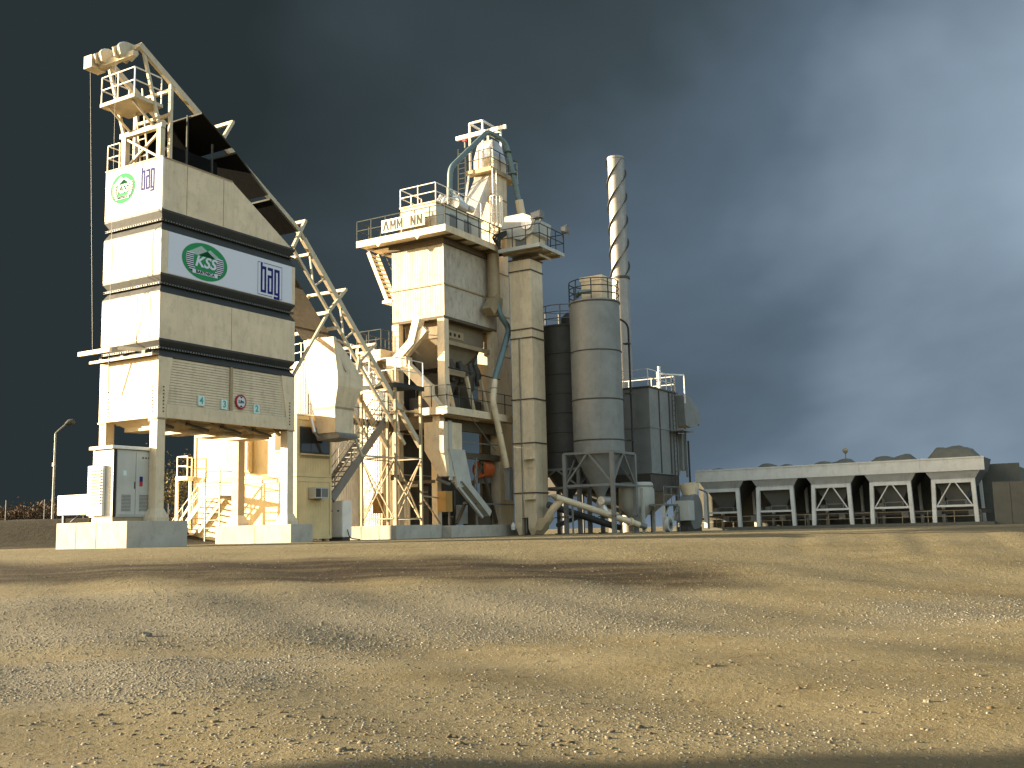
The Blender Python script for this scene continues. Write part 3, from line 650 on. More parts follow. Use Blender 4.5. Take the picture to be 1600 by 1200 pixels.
# ------------------------------------------------------------------ control cabin: two stacked containers
def container(z0, upper, label):
    o = thing('site_container', label, 'container', (9.1, 1.5, z0), 'stacked office containers')
    x0, x1, y0, y1, z1 = 9.1, 11.46, 1.5, 8.0, z0 + 2.76
    mb = MB()
    ribbed(mb, 'x', y0 + .04, x0 + .12, x1 - .12, z0 + .15, z1 - .2, .11, .012, -1); ribbed(mb, 'y', x0 + .04, y0 + .12, y1 - .12, z0 + .15, z1 - .2, .11, .004, -1)
    mb.box(x0 + .05, x1 - .03, y0 + .05, y1 - .03, z0 + .02, z1 - .02); mb.build('wall', YCAB, o)
    for x in (x0, x1 - .12):
        for y in (y0, y1 - .12): box('corner_post', YCAB, o, x, x + .12, y, y + .12, z0, z1)
    MB().box(x0 + .12, x1 - .12, y0, y0 + .1, z1 - .2, z1).box(x0, x0 + .1, y0 + .12, y1 - .12, z1 - .2, z1).build('top_rail', YCAB, o)
    MB().box(x0 + .12, x1 - .12, y0, y0 + .1, z0, z0 + .15).box(x0, x0 + .1, y0 + .12, y1 - .12, z0, z0 + .15).build('bottom_rail', YCAB, o)
    return o
c0 = container(.12, False, 'lower yellow office container with air conditioner below the control room')
c1 = container(2.9, True, 'upper yellow container with wide control room window'); box('roof', WHITE, c1, 9.05, 11.5, 1.45, 8.05, 5.661, 5.72)
w_ = box('window', MACH, c1, 9.32, 11.30, 1.49, 1.525, 3.95, 5.15)
for x0, x1 in ((9.38, 10.0), (10.03, 10.62), (10.65, 11.24)): box('pane', GLASS, w_, x0, x1, 1.475, 1.489, 4.02, 5.09)
box('sill', YCAB, w_, 9.28, 11.34, 1.44, 1.50, 3.88, 3.94)
sl = MB()
for k in range(26): sl.box(9.34 + k * .075, 9.38 + k * .075, 1.47, 1.50, 3.76, 3.86)
sl.build('vent_strip', OCHRE, c1)
w_ = box('window', FRAMEW, c1, 9.07, 9.12, 2.35, 2.85, 4.05, 5.1); box('pane', GLASS, w_, 9.06, 9.069, 2.42, 2.78, 4.12, 5.03)
dn = box('door', OCHRE, c1, 9.07, 9.11, 5.05, 5.95, 2.98, 5.15); box('handle', MACH, dn, 9.03, 9.069, 5.12, 5.16, 4.0, 4.15)
o = thing('air_conditioner', 'beige window air conditioner on the lower yellow container', 'air conditioner', (10.2, 1.4, 1.85))
box('casing', KIOSK, o, 9.88, 10.78, 1.10, 1.50, 1.92, 2.42); box('grille', MACH, o, 9.93, 10.25, 1.09, 1.099, 1.98, 2.36); box('fan_grille', STEEL, o, 10.33, 10.73, 1.09, 1.099, 1.98, 2.36); bar('bracket', MACH, o, (10.3, 1.12, 1.9), (10.3, 1.48, 1.9), .04)

o = thing('cabin_stair', 'open steel stair with handrails climbing to the lower landing of the yellow cabin', 'stairs', (8.4, 8.3, 0))
stairs(o, (8.55, 8.35, .05), (8.55, 6.25, 2.05), (1, 0, 0), TRACK, .85, 8, .26, TRACK, 'stair', (-1,))
box('landing', STEEL, o, 8.1, 9.0, 5.2, 6.2, 2.05, 2.18)
railing(o, [(8.12, 6.15, 2.18), (8.12, 5.22, 2.18), (8.95, 5.22, 2.18)], RAILD, 1.1, .9, .045)
for x, y in ((8.13, 5.23), (8.13, 6.15)): bar('landing_leg', STEEL, o, (x, y, 0.), (x, y, 2.05), .06)
for k in range(5): bar('cross_rung', STEEL, o, (8.13, 5.23, .35 + k * .36), (8.13, 6.15, .35 + k * .36), .035)
o = thing('upper_landing', 'white railed landing on tall post at the far end of the yellow cabin', 'landing', (9.0, 8.3, 0))
box('deck', WHITE, o, 8.75, 9.75, 8.06, 8.85, 3.02, 3.20); bar('post', WHITE, o, (8.8, 8.78, -.02), (8.8, 8.78, 3.02), .11); bar('post', WHITE, o, (9.6, 8.78, -.02), (9.6, 8.78, 3.02), .1)
railing(o, [(8.8, 8.1, 3.2), (8.8, 8.8, 3.2), (9.7, 8.8, 3.2)], WHITE, .95, .7, .05)
bar('stair_rail', WHITE, o, (8.8, 8.75, .9), (8.8, 7.4, 2.4), .05)
o = thing('wall_cabinet', 'ochre switch cabinet hung on the sunlit side of the cabin', 'cabinet', (8.95, 4.3, 3.3)); box('case', YCAB, o, 8.80, 9.06, 4.15, 4.6, 3.2, 4.75); box('door', OCHRE, o, 8.78, 8.799, 4.2, 4.55, 3.3, 4.65)

# reject hopper under the track
o = thing('reject_hopper', 'cream tapered reject hopper hanging below the skip track beside the cabin', 'hopper', (9.8, -.3, 4.6))
MB().loft([(9.15, 9.8, 9.95, -.02, 1.75), (8.2, 9.8, 10.9, -.15, 1.66), (7.35, 9.8, 11.55, -.28, 1.58), (6.9, 9.8, 11.5, -.28, 1.5), (5.95, 9.85, 11.15, -.06, 1.2), (4.82, 9.9, 11.15, -.06, 1.0)]).build('shell', CREAM, o)
MB().loft([(5.98, 9.83, 11.17, -.09, 1.23), (5.90, 9.83, 11.17, -.09, 1.22)]).build('joint_flange', OCHRE, o)
MB().prismx([(-.2, 4.58), (1.05, 4.50), (1.12, 4.66), (1.0, 4.82), (-.1, 4.82), (-.22, 4.72)], 9.95, 11.25).build('flap_door', STEEL, o)
tube('actuator', SILV, o, [(9.75, 1.25, 5.55), (9.72, 1.0, 4.85)], .09, 10); tube('actuator_rod', STEEL, o, [(9.72, 1.0, 4.85), (9.8, .85, 4.6)], .05, 8)
bar('hanger', TRACK, o, (10.0, -.1, 9.0), (11.1, .2, 8.9), .1); bar('hanger_stay', TRACK, o, (9.85, .1, 8.9), (10.4, -.3, 7.6), .09)
for y in (.1, 1.4): bar('support', TRACK, o, (11.5, y, 7.2), (11.8, y, 8.6), .1)
bar('leg', TRACK, o, (11.2, .3, 5.4), (12.2, .3, 3.9), .09); bar('leg', TRACK, o, (12.2, .3, 3.9), (14.6, .3, 3.9), .09)

# ------------------------------------------------------------------ lattice trestle with platform
o = thing('track_trestle', 'beige lattice trestle with dark deck carrying the lower end of the skip track', 'trestle', (14.6, .2, .66))
TX, TY = (14.65, 16.75), (.2, 2.3)
for x in TX:
    for y in TY: bar('leg', OCHRE, o, (x, y, .66), (x, y, 7.5), .12)
for z in (.98, 3.95):
    for y in TY: bar('girt', OCHRE, o, (TX[0], y, z), (TX[1], y, z), .058)
    for x in TX: bar('girt', OCHRE, o, (x, TY[0], z), (x, TY[1], z), .058)
for y in TY: bar('brace', OCHRE, o, (TX[0], y, 3.9), (TX[1], y, .8), .058); bar('brace', OCHRE, o, (TX[1], y, 3.9), (TX[0], y, .8), .058)
for x in TX: bar('brace', OCHRE, o, (x, TY[0], 3.9), (x, TY[1], .8), .058); bar('brace', OCHRE, o, (x, TY[1], 3.9), (x, TY[0], .8), .058)
bar('brace', OCHRE, o, (16.75, .2, 6.2), (14.65, .2, 6.3), .065); bar('girt', OCHRE, o, (16.75, .2, 2.1), (18.6, .2, 2.0), .065); bar('brace', OCHRE, o, (16.85, .2, 2.0), (18.4, .2, .7), .065)
MB().box(14.5, 16.9, .05, 2.45, 7.5, 7.58).box(14.5, 16.9, .05, .12, 7.36, 7.5).box(14.5, 14.57, .12, 2.45, 7.36, 7.5).build('deck', RAILD, o)
railing(o, [(16.85, .1, 7.58), (14.55, .1, 7.58), (14.55, 2.4, 7.58), (15.4, 2.4, 7.58)], WHITE, 1.25, 1.2, .05)
# intermediate gallery between trestle and tower
o = thing('gallery_walkway', 'dark steel walkway gallery with railing behind the lattice trestle', 'walkway', (13.0, 3.0, 0))
box('deck', RAILD, o, 12.6, 18.5, 3.0, 4.0, 5.9, 6.1); railing(o, [(12.65, 4.0, 6.1), (12.65, 3.05, 6.1), (18.4, 3.05, 6.1)], RAILD, 1.05, 1.2, .045)
for x in (12.8, 17.6): bar('leg', OCHRE, o, (x, 3.1, 0), (x, 3.1, 5.9), .16); bar('knee', OCHRE, o, (x, 3.1, 4.9), (x + .8, 3.1, 5.85), .09)
stairs(o, (12.2, 2.45, 2.2), (16.2, 2.45, 6.1), (0, 1, 0), STEEL, .8, 16, .25, STEEL)
bar('stair_stringer', STEEL, o, (12.1, 2.03, 1.95), (16.1, 2.03, 5.85), .08, .42)

o = thing('switch_cabinet', 'tall white double door switch cabinet between the cabin and the trestle', 'cabinet', (12.6, 1.6, 0))
box('body', WHITE, o, 12.3, 12.95, 1.55, 2.45, .16, 1.86)
for y0, y1 in ((1.57, 1.99), (2.01, 2.43)): box('door', WHITE, o, 12.28, 12.299, y0, y1, .2, 1.82)
for y in (1.8, 2.2): box('meter', RAILD, o, 12.27, 12.279, y - .05, y + .05, 1.35, 1.42)
box('foot', MACH, o, 12.35, 12.9, 1.6, 2.4, 0, .16); tube('cable', RUBBER, o, bend([(12.6, 1.5, .5), (12.5, 1.3, .1), (12.9, 1.0, .03)], .2), .03, 6)

# bitumen tanks behind, in vertical ribbed cladding
def ribtank(cx, cy, r, h, label):
    o = thing('bitumen_tank', label, 'tank', (cx, cy, 0), 'bitumen tanks behind the trestle')
    n = 76; mb = MB(); vs = []; fs = []; pr = []
    for k in range(n):
        for d, f_ in ((0, 0), (0, .4), (.045, .5), (.045, .9)): a = 6.28318 * (k + f_) / n; pr.append((cx + (r + d) * math.cos(a), cy + (r + d) * math.sin(a)))
    for z in (.05, h): vs += [(x, y, z) for x, y in pr]
    q = len(pr)
    for k in range(q): fs.append((k, (k + 1) % q, q + (k + 1) % q, q + k))
    mb.add(vs, fs); mb.build('cladding', WHITE, o); MB().lathe(cx, cy, [(r + .08, h), (r + .08, h + .12), (r * .5, h + .35), (.3, h + .42)], 40).build('roof', WHITE, o, smooth=True)
    MB().lathe(cx, cy, [(r + .05, 0), (r + .05, .12)], 40).build('base_ring', STEEL, o); return o
tA = ribtank(17.3, 7.0, 1.87, 9.3, 'ribbed white bitumen tank behind the yellow cabin'); tB = ribtank(23.4, 6.6, 2.0, 10.2, 'ribbed white bitumen tank behind the mixing tower')
railing(tA, [(17.3 + 1.85 * math.cos(a), 7.0 + 1.85 * math.sin(a), 9.42) for a in np.radians(range(150, 331, 30))], WHITE, 1.0, 1.0, .045)
o = thing('tank_platform', 'cream access platform with dark railing bridging from the tank to the tower', 'platform', (20.0, 4.4, 9.3))
MB().box(17.9, 21.4, 3.55, 5.3, 9.55, 10.05).build('deck', CREAM, o); box('soffit', OCHRE, o, 17.9, 21.4, 3.56, 5.29, 9.45, 9.549)
railing(o, [(21.3, 5.25, 10.05), (17.95, 5.25, 10.05), (17.95, 3.6, 10.05), (18.65, 3.6, 10.05)], RAILD, 1.1, .9, .05)
stairs(o, (18.6, 5.0, 9.5), (18.6, 2.9, 6.2), (1, 0, 0), WHITE, .8, 13, .26, WHITE); bar('stringer', OCHRE, o, (19.05, 4.6, 9.5), (19.05, 2.7, 6.4), .1, .26)
for x, y in ((18.1, 5.2), (21.2, 5.2)): bar('leg', CREAM, o, (x, y, 0), (x, y, 9.45), .18)

# ------------------------------------------------------------------ mixing tower
T_ = thing('mixing_tower', 'tall cream asphalt mixing tower with ribbed cladding and railed top platform', 'tower', (18.7, 0, .6))
TX0, TX1, TY1 = 18.7, 24.0, 3.45
for z0, z1 in ((11.6, 13.28), (13.36, 15.5)):
    mb = MB(); ribbed(mb, 'x', .05, TX0 + .02, TX1 - .02, z0, z1, .16, .016, -1); ribbed(mb, 'y', TX0 + .05, .02, TY1 - .02, z0, z1, .16, .004, -1)
    mb.box(TX0 + .06, TX1 - .02, .06, TY1 - .02, z0, z1); mb.build('cladding', CLAD, T_)
MB().box(TX0 - .02, TX1, -.02, TY1, 13.281, 13.359).build('seam_strip', OCHRE, T_)
MB().box(TX0, TX0 + .07, -.01, .06, 11.6, 13.28).box(TX0, TX0 + .07, -.01, .06, 13.36, 15.5).build('corner_trim', CREAM, T_)
box('bottom_girder', SHADE, T_, TX0 + .05, TX1, .05, TY1, 11.45, 11.599); box('eave_girder', SHADE, T_, TX0 - .1, TX1, -.1, TY1 + .1, 15.501, 15.79)
for x in (TX0, TX1 - .4):
    for y in (0.02, TY1 - .45):
        bar('leg', CREAM, T_, (x + .22, y + .22, 6.5), (x + .22, y + .22, 11.45), .44, .42, (1, 0, 0))
        yy = y + (.55 if y < 1 else 0); bar('lower_leg', SHADE if x > 20 else CREAM, T_, (x + .22, yy + .22, .6), (x + .22, yy + .22, 6.2), .36, .36, (1, 0, 0))
# hot bins and weigh hoppers
MB().loft([(11.45, 19.3, 23.4, .55, 3.0), (10.55, 19.3, 23.4, .55, 3.0), (9.05, 19.9, 21.6, 1.0, 2.6)]).build('hot_bin', HOTB, T_)
pl = box('gauge_plate', OCHRE, T_, 19.3, 21.3, .515, .549, 10.62, 11.05)
for k in range(4): MB().prism([(19.6 + k * .42 + .1 * math.cos(a), 10.83 + .1 * math.sin(a)) for a in np.radians(range(0, 360, 30))], .5, .514).build('port_hole', DARK, pl)
bar('bin_beam', OCHRE, T_, (19.1, .35, 10.3), (23.6, .35, 10.3), .14, .22); bar('bin_beam', OCHRE, T_, (19.1, .3, 8.7), (21.0, .3, 8.7), .12, .3)
MB().loft([(10.5, 21.6, 23.3, .7, 2.8), (9.3, 22.0, 23.0, 1.1, 2.3)]).build('filler_hopper', MACH, T_)
MB().lathe(22.0, 1.2, [(.35, 7.5), (.75, 8.1), (.75, 8.7), (.5, 8.9), (.45, 9.4)], 20).build('weigh_pot', SHADE, T_, smooth=True)
MB().loft([(8.6, 19.3, 21.0, .6, 2.6), (7.6, 19.7, 20.7, .9, 2.2), (7.2, 19.7, 20.7, .9, 2.2)]).build('weigh_hopper', MACH, T_)
MB().box(19.4, 23.4, .7, 2.9, 6.62, 7.5).build('mixer_trough', MACH, T_, bevel=.1)
for x in (20.3, 21.2, 22.2, 22.8): tube('valve', MACH, T_, [(x, .8, 9.5), (x + .1, .65, 8.9), (x - .05, .6, 8.3)], [.16, .22, .12], 10)
for x, y in ((19.2, .3), (21.1, .25), (22.6, .3)): bar('diagonal', CREAM, T_, (x, y, 8.6), (x + .75, y, 6.65), .16)
tube('air_pipe', RAILD, T_, bend([(19.0, -.03, 8.85), (24.1, -.03, 8.75)], .2), .035, 6)
box('shade_backing_sheet', MACH, T_, 19.2, 22.6, 3.28, 3.33, 6.6, 11.4); box('shade_backing_sheet', MACH, T_, 19.3, 23.6, 3.36, 3.41, 3.4, 5.59)  # added dark sheets that deepen the shade inside the tower frame
# mid platform
MB().box(17.6, 24.5, -.85, -.80, 6.24, 6.62).box(17.6, 17.65, -.80, 1.2, 6.24, 6.62).box(17.65, 24.5, -.80, 3.9, 6.50, 6.56).box(17.65, 24.5, -.6, -.45, 6.2, 6.49).build('mid_deck', CREAM, T_)
MB().box(18.0, 24.4, .1, .4, 5.6, 6.19).box(18.0, 18.3, .4, 3.4, 5.6, 6.19).box(18.4, 24.2, 3.0, 3.3, 5.6, 6.19).build('mid_girder', SHADE, T_)
railing(T_, [(24.45, -.82, 6.62), (17.63, -.82, 6.62), (17.63, 1.1, 6.62)], RAILD, 1.1, 1.15, .05)
bar('stay_rod', STEEL, T_, (19.9, -.8, 6.2), (22.4, -.7, 4.6), .03)
# lower frame
bar('girder', SHADE, T_, (18.3, .2, 4.3), (24.3, .2, 4.3), .2, .32); bar('girder', SHADE, T_, (18.3, 3.2, 3.2), (24.3, 3.2, 3.2), .2, .3); bar('girder', SHADE, T_, (18.8, .75, 2.9), (18.8, 3.3, 2.9), .16)
bar('lower_rail', STEEL, T_, (18.2, -.3, 4.95), (24.0, -.3, 4.95), .06); bar('lower_rail', STEEL, T_, (19.6, -.4, 1.75), (24.8, -.4, 1.7), .07)
bar('brace', SHADE, T_, (20.0, .3, .7), (22.8, .3, 4.2), .14); bar('brace', SHADE, T_, (24.0, .3, .7), (22.4, .3, 4.2), .14); bar('post', STEEL, T_, (21.2, -.2, .6), (21.2, -.2, 4.2), .1)
box('drum_housing', MACH, T_, 20.2, 23.8, 1.6, 2.9, 1.2, 3.1); box('panel', KIOSK, T_, 21.0, 22.6, .9, 1.0, .7, 1.7); box('base_block', SHADE, T_, 22.0, 23.2, .2, 1.2, .6, 1.75)
box('dark_machine', MACH, T_, 19.6, 21.6, 1.8, 3.0, .6, 2.7)
for z in (1.1, 1.7, 2.4): bar('pipe_run', SILV, T_, (19.2, 2.6 - z * .3, z), (24.6, 2.6 - z * .3, z), .06)
for x in (19.8, 21.6, 23.4): bar('pipe_stand', STEEL, T_, (x, 1.5, .6), (x, 1.5, 2.5), .08)
# top platform
MB().box(17.68, 17.74, -.85, 5.06, 15.80, 16.16).box(17.74, 23.3, -.85, -.79, 15.80, 16.16).box(17.74, 24.2, -.79, 5.06, 15.90, 15.96).build('top_deck', CREAM, T_)
for x in (18.6, 19.9, 21.2, 22.5, 23.8): box('deck_beam', SHADE, T_, x - .05, x + .05, -.78, 5.0, 15.795, 15.899)
for y in (3.55, .95): MB().prismx([(y - .16, 15.80), (y + .16, 15.80), (y, 15.62)], 17.68, 17.75).build('gusset', CREAM, T_)
railing(T_, [(23.2, -.82, 16.16), (17.71, -.82, 16.16), (17.71, 5.02, 16.16), (19.8, 5.02, 16.16)], RAILD, 1.1, 1.05, .055)
stairs(T_, (19.3, 5.2, 15.85), (19.3, 3.9, 12.9), (1, 0, 0), CREAM, .8, 11, .26, None, 'side_stair'); box('stair_bracket', WHITE, T_, 18.72, 19.7, 3.46, 4.1, 12.75, 12.9)
bar('stair_rail', RAILD, T_, (19.75, 5.0, 16.5), (19.75, 3.7, 13.8), .045)
# screen housing on top
hs = MB().box(18.15, 22.6, .02, 2.25, 16.0, 17.56).build('screen_housing', KIOSK, T_)
MB().box(18.06, 18.148, .0, 2.3, 16.0, 17.58).build('housing_front', CREAM, T_); MB().box(18.0, 22.7, -.06, 2.35, 17.581, 17.66).build('housing_lid', CREAM, T_)
railing(T_, [(22.5, -.02, 17.66), (18.05, -.02, 17.66), (18.05, 2.3, 17.66), (20.0, 2.3, 17.66)], WHITE, 1.0, 1.1, .055)
for x in (19.4, 20.8): box('access_door', STEEL, hs, x, x + .7, -.005, .019, 16.2, 17.3)
MB().loft([(17.66, 18.9, 20.6, .6, 1.9), (17.98, 19.2, 20.3, .8, 1.7)]).build('hatch', OCHRE, T_)
# lettered board hung on the top railing (one letter has been lost)
o = thing('lettered_board', 'long white lettered board with a missing letter on the tower top railing', 'sign', (17.65, 3.25, 16.2))
box('board', WHITE, o, 17.64, 17.665, 1.9, 3.28, 16.32, 17.02); box('board', CREAM, o, 17.64, 17.665, .42, 1.898, 16.32, 17.05)
F = Face2D((17.639, 3.28, 0), (0, -1, 0), (-1, 0, 0)); mb = MB()
F.poly(mb, [(.08, 16.40), (.20, 16.40), (.30, 16.76), (.40, 16.40), (.52, 16.40), (.36, 16.95), (.24, 16.95)], 1)
for x_ in (.58, 1.02):
    F.rect(mb, x_, x_ + .105, 16.40, 16.95, 1); F.rect(mb, x_ + .285, x_ + .39, 16.40, 16.95, 1)
    F.poly(mb, [(x_ + .105, 16.95), (x_ + .105, 16.72), (x_ + .195, 16.42), (x_ + .195, 16.66)], 1); F.poly(mb, [(x_ + .285, 16.95), (x_ + .285, 16.72), (x_ + .195, 16.42), (x_ + .195, 16.66)], 1)
for x_ in (1.92, 2.34):
    F.rect(mb, x_, x_ + .105, 16.40, 16.95, 1); F.rect(mb, x_ + .25, x_ + .355, 16.40, 16.95, 1); F.poly(mb, [(x_ + .105, 16.95), (x_ + .105, 16.70), (x_ + .25, 16.40), (x_ + .25, 16.65)], 1)
mb.build('letters', LETTER, o)
# silver lagged ducts on the housing
o = thing('lagged_ducts', 'cluster of silver lagged elbow ducts on top of the screen housing', 'duct', (20.2, .4, 17.66))
tube('elbow_duct', SILV, o, bend([(19.7, .75, 17.68), (19.75, .55, 18.35), (20.4, .15, 18.5), (20.7, -.05, 18.0)], .3), .20, 14)
tube('drum', SILV, o, [(20.0, .1, 18.02), (20.9, .1, 17.98)], .33, 16); tube('elbow_duct', SILV, o, bend([(20.2, .7, 17.7), (20.3, .9, 18.3), (20.6, .5, 18.9)], .3), .15, 12)
tube('drum', SILV, o, [(21.0, -.15, 17.95), (21.35, -.15, 17.95)], .2, 14); tube('flue', SILV, o, [(19.4, 1.1, 17.68), (19.75, .75, 18.5)], .14, 12)

# ------------------------------------------------------------------ hot elevator with head platform and hoist cage
E_ = thing('hot_elevator', 'cream hot stone elevator casing rising behind the tower to a caged head', 'elevator', (24.4, .4, .6))
box('casing', CREAM, E_, 24.15, 25.6, .10, 1.45, .6, 22.0); MB().loft([(22.0, 24.15, 25.6, .10, 1.45), (22.9, 24.35, 25.4, .25, 1.3), (23.15, 24.5, 25.2, .35, 1.2)]).build('head_cover', SILV, E_)
for z in (12.5, 15.0, 17.5, 19.5): MB().box(24.11, 25.64, .06, 1.49, z, z + .06).build('joint_flange', OCHRE, E_)
MB().box(23.65, 26.75, -.05, .0, 20.95, 21.2).box(23.65, 23.70, .0, 1.75, 20.95, 21.2).box(23.70, 24.149, .0, 1.75, 20.98, 21.03).box(24.149, 26.75, .0, .099, 20.98, 21.03).box(25.61, 26.75, .1, 1.75, 20.98, 21.03).box(26.70, 26.75, .0, 1.75, 21.03, 21.2).build('head_deck', OCHRE, E_)
railing(E_, [(23.7, 1.7, 21.2), (23.7, -.02, 21.2), (26.72, -.02, 21.2), (26.72, 1.7, 21.2)], RAILD, 1.1, 1.0, .05)
cg = [(23.85, 1.5), (23.85, .6), (25.9, .6), (25.9, 1.5)]
for x, y in cg: bar('cage_post', WHITE, E_, (x, y, 21.03), (x, y, 24.15), .1)
for a, b_ in zip(cg, cg[1:] + cg[:1]): bar('cage_rail', WHITE, E_, (*a, 24.15), (*b_, 24.15), .1)
bar('hoist_beam', WHITE, E_, (24.3, 2.75, 23.62), (24.3, -.75, 23.62), .14, .24); box('hoist_trolley', RED, E_, 24.2, 24.4, 2.05, 2.25, 23.32, 23.49); bar('hook', STEEL, E_, (24.3, 2.15, 22.95), (24.3, 2.15, 23.32), .06)
for y0, y1, z0, z1 in ((.2, 2.2, 20.0, 17.8),): MB().add([(22.3, .35, 18.0), (23.0, .35, 17.68), (23.0, 1.35, 17.68), (22.3, 1.35, 18.0), (24.14, .35, 20.95), (24.14, .35, 19.95), (24.14, 1.35, 19.95), (24.14, 1.35, 20.95)], [(0, 1, 5, 4), (1, 2, 6, 5), (2, 3, 7, 6), (3, 0, 4, 7), (0, 3, 2, 1), (4, 5, 6, 7)]).build('feed_chute', SILV, E_)
ladder(E_, (23.4, 1.85, 17.66), (23.5, 1.85, 22.6), (0, 1, 0), RAILD, .5, .3); bar('deck_prop', WHITE, E_, (23.75, 1.55, 21.0), (22.6, 1.2, 18.2), .1)
lg = MB()
for k in range(10): a = math.radians(36 * k); lg.bar((23.5 + .36 * math.cos(a), -.42 + .36 * math.sin(a), 17.3), (23.5 + .36 * math.cos(a), -.42 + .36 * math.sin(a), 19.2), .045)
lc = lg.build('ladder_cage', WHITE, E_)
for z in (17.3, 18.2, 19.2): MB().tube([(23.5 + .37 * math.cos(a), -.42 + .37 * math.sin(a), z) for a in np.radians(range(0, 361, 24))], .025, 6, False).build('hoop', WHITE, lc)
ladder(E_, (23.75, -.2, 16.0), (23.75, -.2, 21.0), (1, 0, 0), WHITE, .42, .3)
MB().box(24.2, 25.6, -.75, .09, 17.6, 17.7).box(24.2, 25.6, -.75, -.7, 17.7, 18.05).build('side_deck', CREAM, E_); box('yellow_guard', CREAM, E_, 23.6, 24.1, -.7, -.35, 16.0, 17.2)
o = thing('dust_pipe', 'teal dust pipe arching from the screen over the elevator head down to the cold elevator', 'pipe', (19.9, .2, 17.66))
tube('pipe', BLUE, o, bend([(19.85, .3, 18.4), (19.95, .3, 20.05), (23.95, .3, 23.45), (24.9, -.35, 22.95), (25.6, -.75, 19.4)], .45, 6), .155, 14)
tube('sleeve', CREAM, o, [(25.58, -.74, 19.5), (25.95, -.95, 17.2)], .24, 14)
for p in ((24.98, -.42, 22.3), (25.28, -.58, 21.0)): MB().lathe(p[0], p[1], [(.21, p[2]), (.21, p[2] + .06)], 14).build('clamp', RAILD, o)
o = thing('lower_dust_pipe', 'pale teal pipe kinking down past the mixer level to the ground', 'pipe', (23.0, -.9, 2.6))
tube('pipe', BLUE, o, bend([(22.95, -.62, 13.0), (23.05, -.8, 12.2), (23.7, -1.0, 11.5), (21.9, -1.05, 8.4)], .35), .165, 14); tube('lower_pipe', CREAM, o, bend([(21.9, -1.05, 8.4), (21.6, -1.1, 7.2), (22.95, -1.05, 3.7)], .25), .172, 14)
MB().box(22.95, 23.05, -1.2, -.9, 1.9, 3.7).box(23.2, 23.3, -1.2, -.9, 1.9, 3.7).build('slide_channel', STEEL, o)
bar('strut', STEEL, o, (22.6, -1.0, 9.8), (24.2, -1.4, 9.7), .06)
for z, x in ((10.4, 23.1), (7.9, 21.8), (5.5, 22.28)): MB().lathe(x, -1.05, [(.21, z), (.21, z + .05)], 14).build('coupling', BLUE, o)
o = thing('vent_stack_duct', 'cream vertical duct and elbow tucked between the tower wall and the cold elevator', 'duct', (23.2, -.4, 12.4))
MB().lathe(23.0, -.45, [(.36, 13.2), (.34, 15.7)], 18).build('duct', OCHRE, o, smooth=True); MB().bar((23.1, -.5, 13.3), (22.3, -.5, 12.3), .55, .55).build('elbow', OCHRE, o); MB().loft([(13.2, 22.6, 23.4, -.8, -.1), (12.2, 22.9, 23.4, -.7, -.2)]).build('boot', OCHRE, o)

# chutes on the sunlit tower end
o = thing('reject_chute', 'bent cream square chute descending the sunlit end of the tower', 'chute', (18.3, 1.5, 5.9))
MB().bar((18.3, 1.35, 11.5), (18.3, 1.75, 10.2), .42, .5, (1, 0, 0)).build('upper_leg', CREAM, o); MB().bar((18.3, 1.70, 10.3), (18.3, 2.75, 9.45), .44, .48, (1, 0, 0)).build('branch', CREAM, o); MB().bar((18.3, .9, 10.9), (18.3, 2.2, 9.7), .40, .3, (1, 0, 0)).build('branch', CREAM, o)
MB().bar((18.15, 3.2, 9.2), (18.15, 1.9, 9.2), .55, .55).build('box_duct', CREAM, o); MB().bar((18.15, 2.3, 9.2), (18.2, .75, 7.75), .5, .5, (1, 0, 0)).build('slope_duct', CREAM, o)
MB().bar((18.2, .75, 7.9), (18.2, .7, 7.2), .5, .48, (1, 0, 0)).build('collar', CREAM, o); MB().bar((18.2, .72, 7.35), (18.2, .1, 6.6), .46, .46, (1, 0, 0)).build('slope_duct', CREAM, o); MB().bar((18.2, .1, 6.7), (18.2, .1, 5.9), .44, .44, (1, 0, 0)).build('drop_duct', CREAM, o)
o = thing('discharge_chute', 'pale speckled box chute with tapering outlet below the tower mid platform', 'chute', (18.0, .8, 2.6))
MB().loft([(5.9, 17.95, 19.65, -.36, .85), (4.45, 17.95, 19.65, -.36, .85), (3.1, 18.1, 19.9, -.45, .05)]).build('shell', CREAM, o); MB().box(18.35, 18.6, -.45, -.365, 2.9, 5.95).build('edge_rib', KIOSK, o)
MB().prism([(18.3, 4.5), (19.7, 4.5), (20.3, 2.7), (19.0, 2.5)], -.5, -.37).build('side_plate', KIOSK, o); MB().bar((19.3, -.3, 3.0), (21.9, -.3, 1.2), .7, .35).build('outlet_trough', KIOSK, o); MB().bar((18.9, -.55, 2.6), (21.2, -.55, 1.0), .12, .14).build('trough_rail', KIOSK, o)
tube('ram', STEEL, o, [(18.2, .3, 3.0), (18.7, -.2, 2.7)], .09, 8)
o = thing('orange_motor', 'round orange motor housing inside the tower base', 'motor', (23.2, .6, 2.9)); tube('housing', ORANGE, o, [(22.7, .55, 3.65), (23.6, .55, 3.65)], [.47, .47], 24); tube('boss', ORANGE, o, [(22.55, .55, 3.65), (22.7, .55, 3.65)], .2, 14); box('foot', STEEL, o, 22.9, 23.5, .3, .8, 2.9, 3.2)
for (x, y, z, lb) in ((18.45, -.05, 1.85, 'ochre junction box hung on the front leg of the tower base'), (18.6, 4.25, 1.9, 'yellow junction box on a post behind the lattice trestle')):
    o = thing('junction_box', lb, 'junction box', (x, y, z - .6)); box('case', YELL, o, x - .25, x + .3, y - .05 - .2, y + .3, z - .55, z + .5); box('lid', YELL, o, x - .27, x - .251, y - .22, y + .27, z - .5, z + .45); bar('post', STEEL, o, (x + .35, y, .6 if x < 18.5 else 0), (x + .35, y, z + .4), .08)

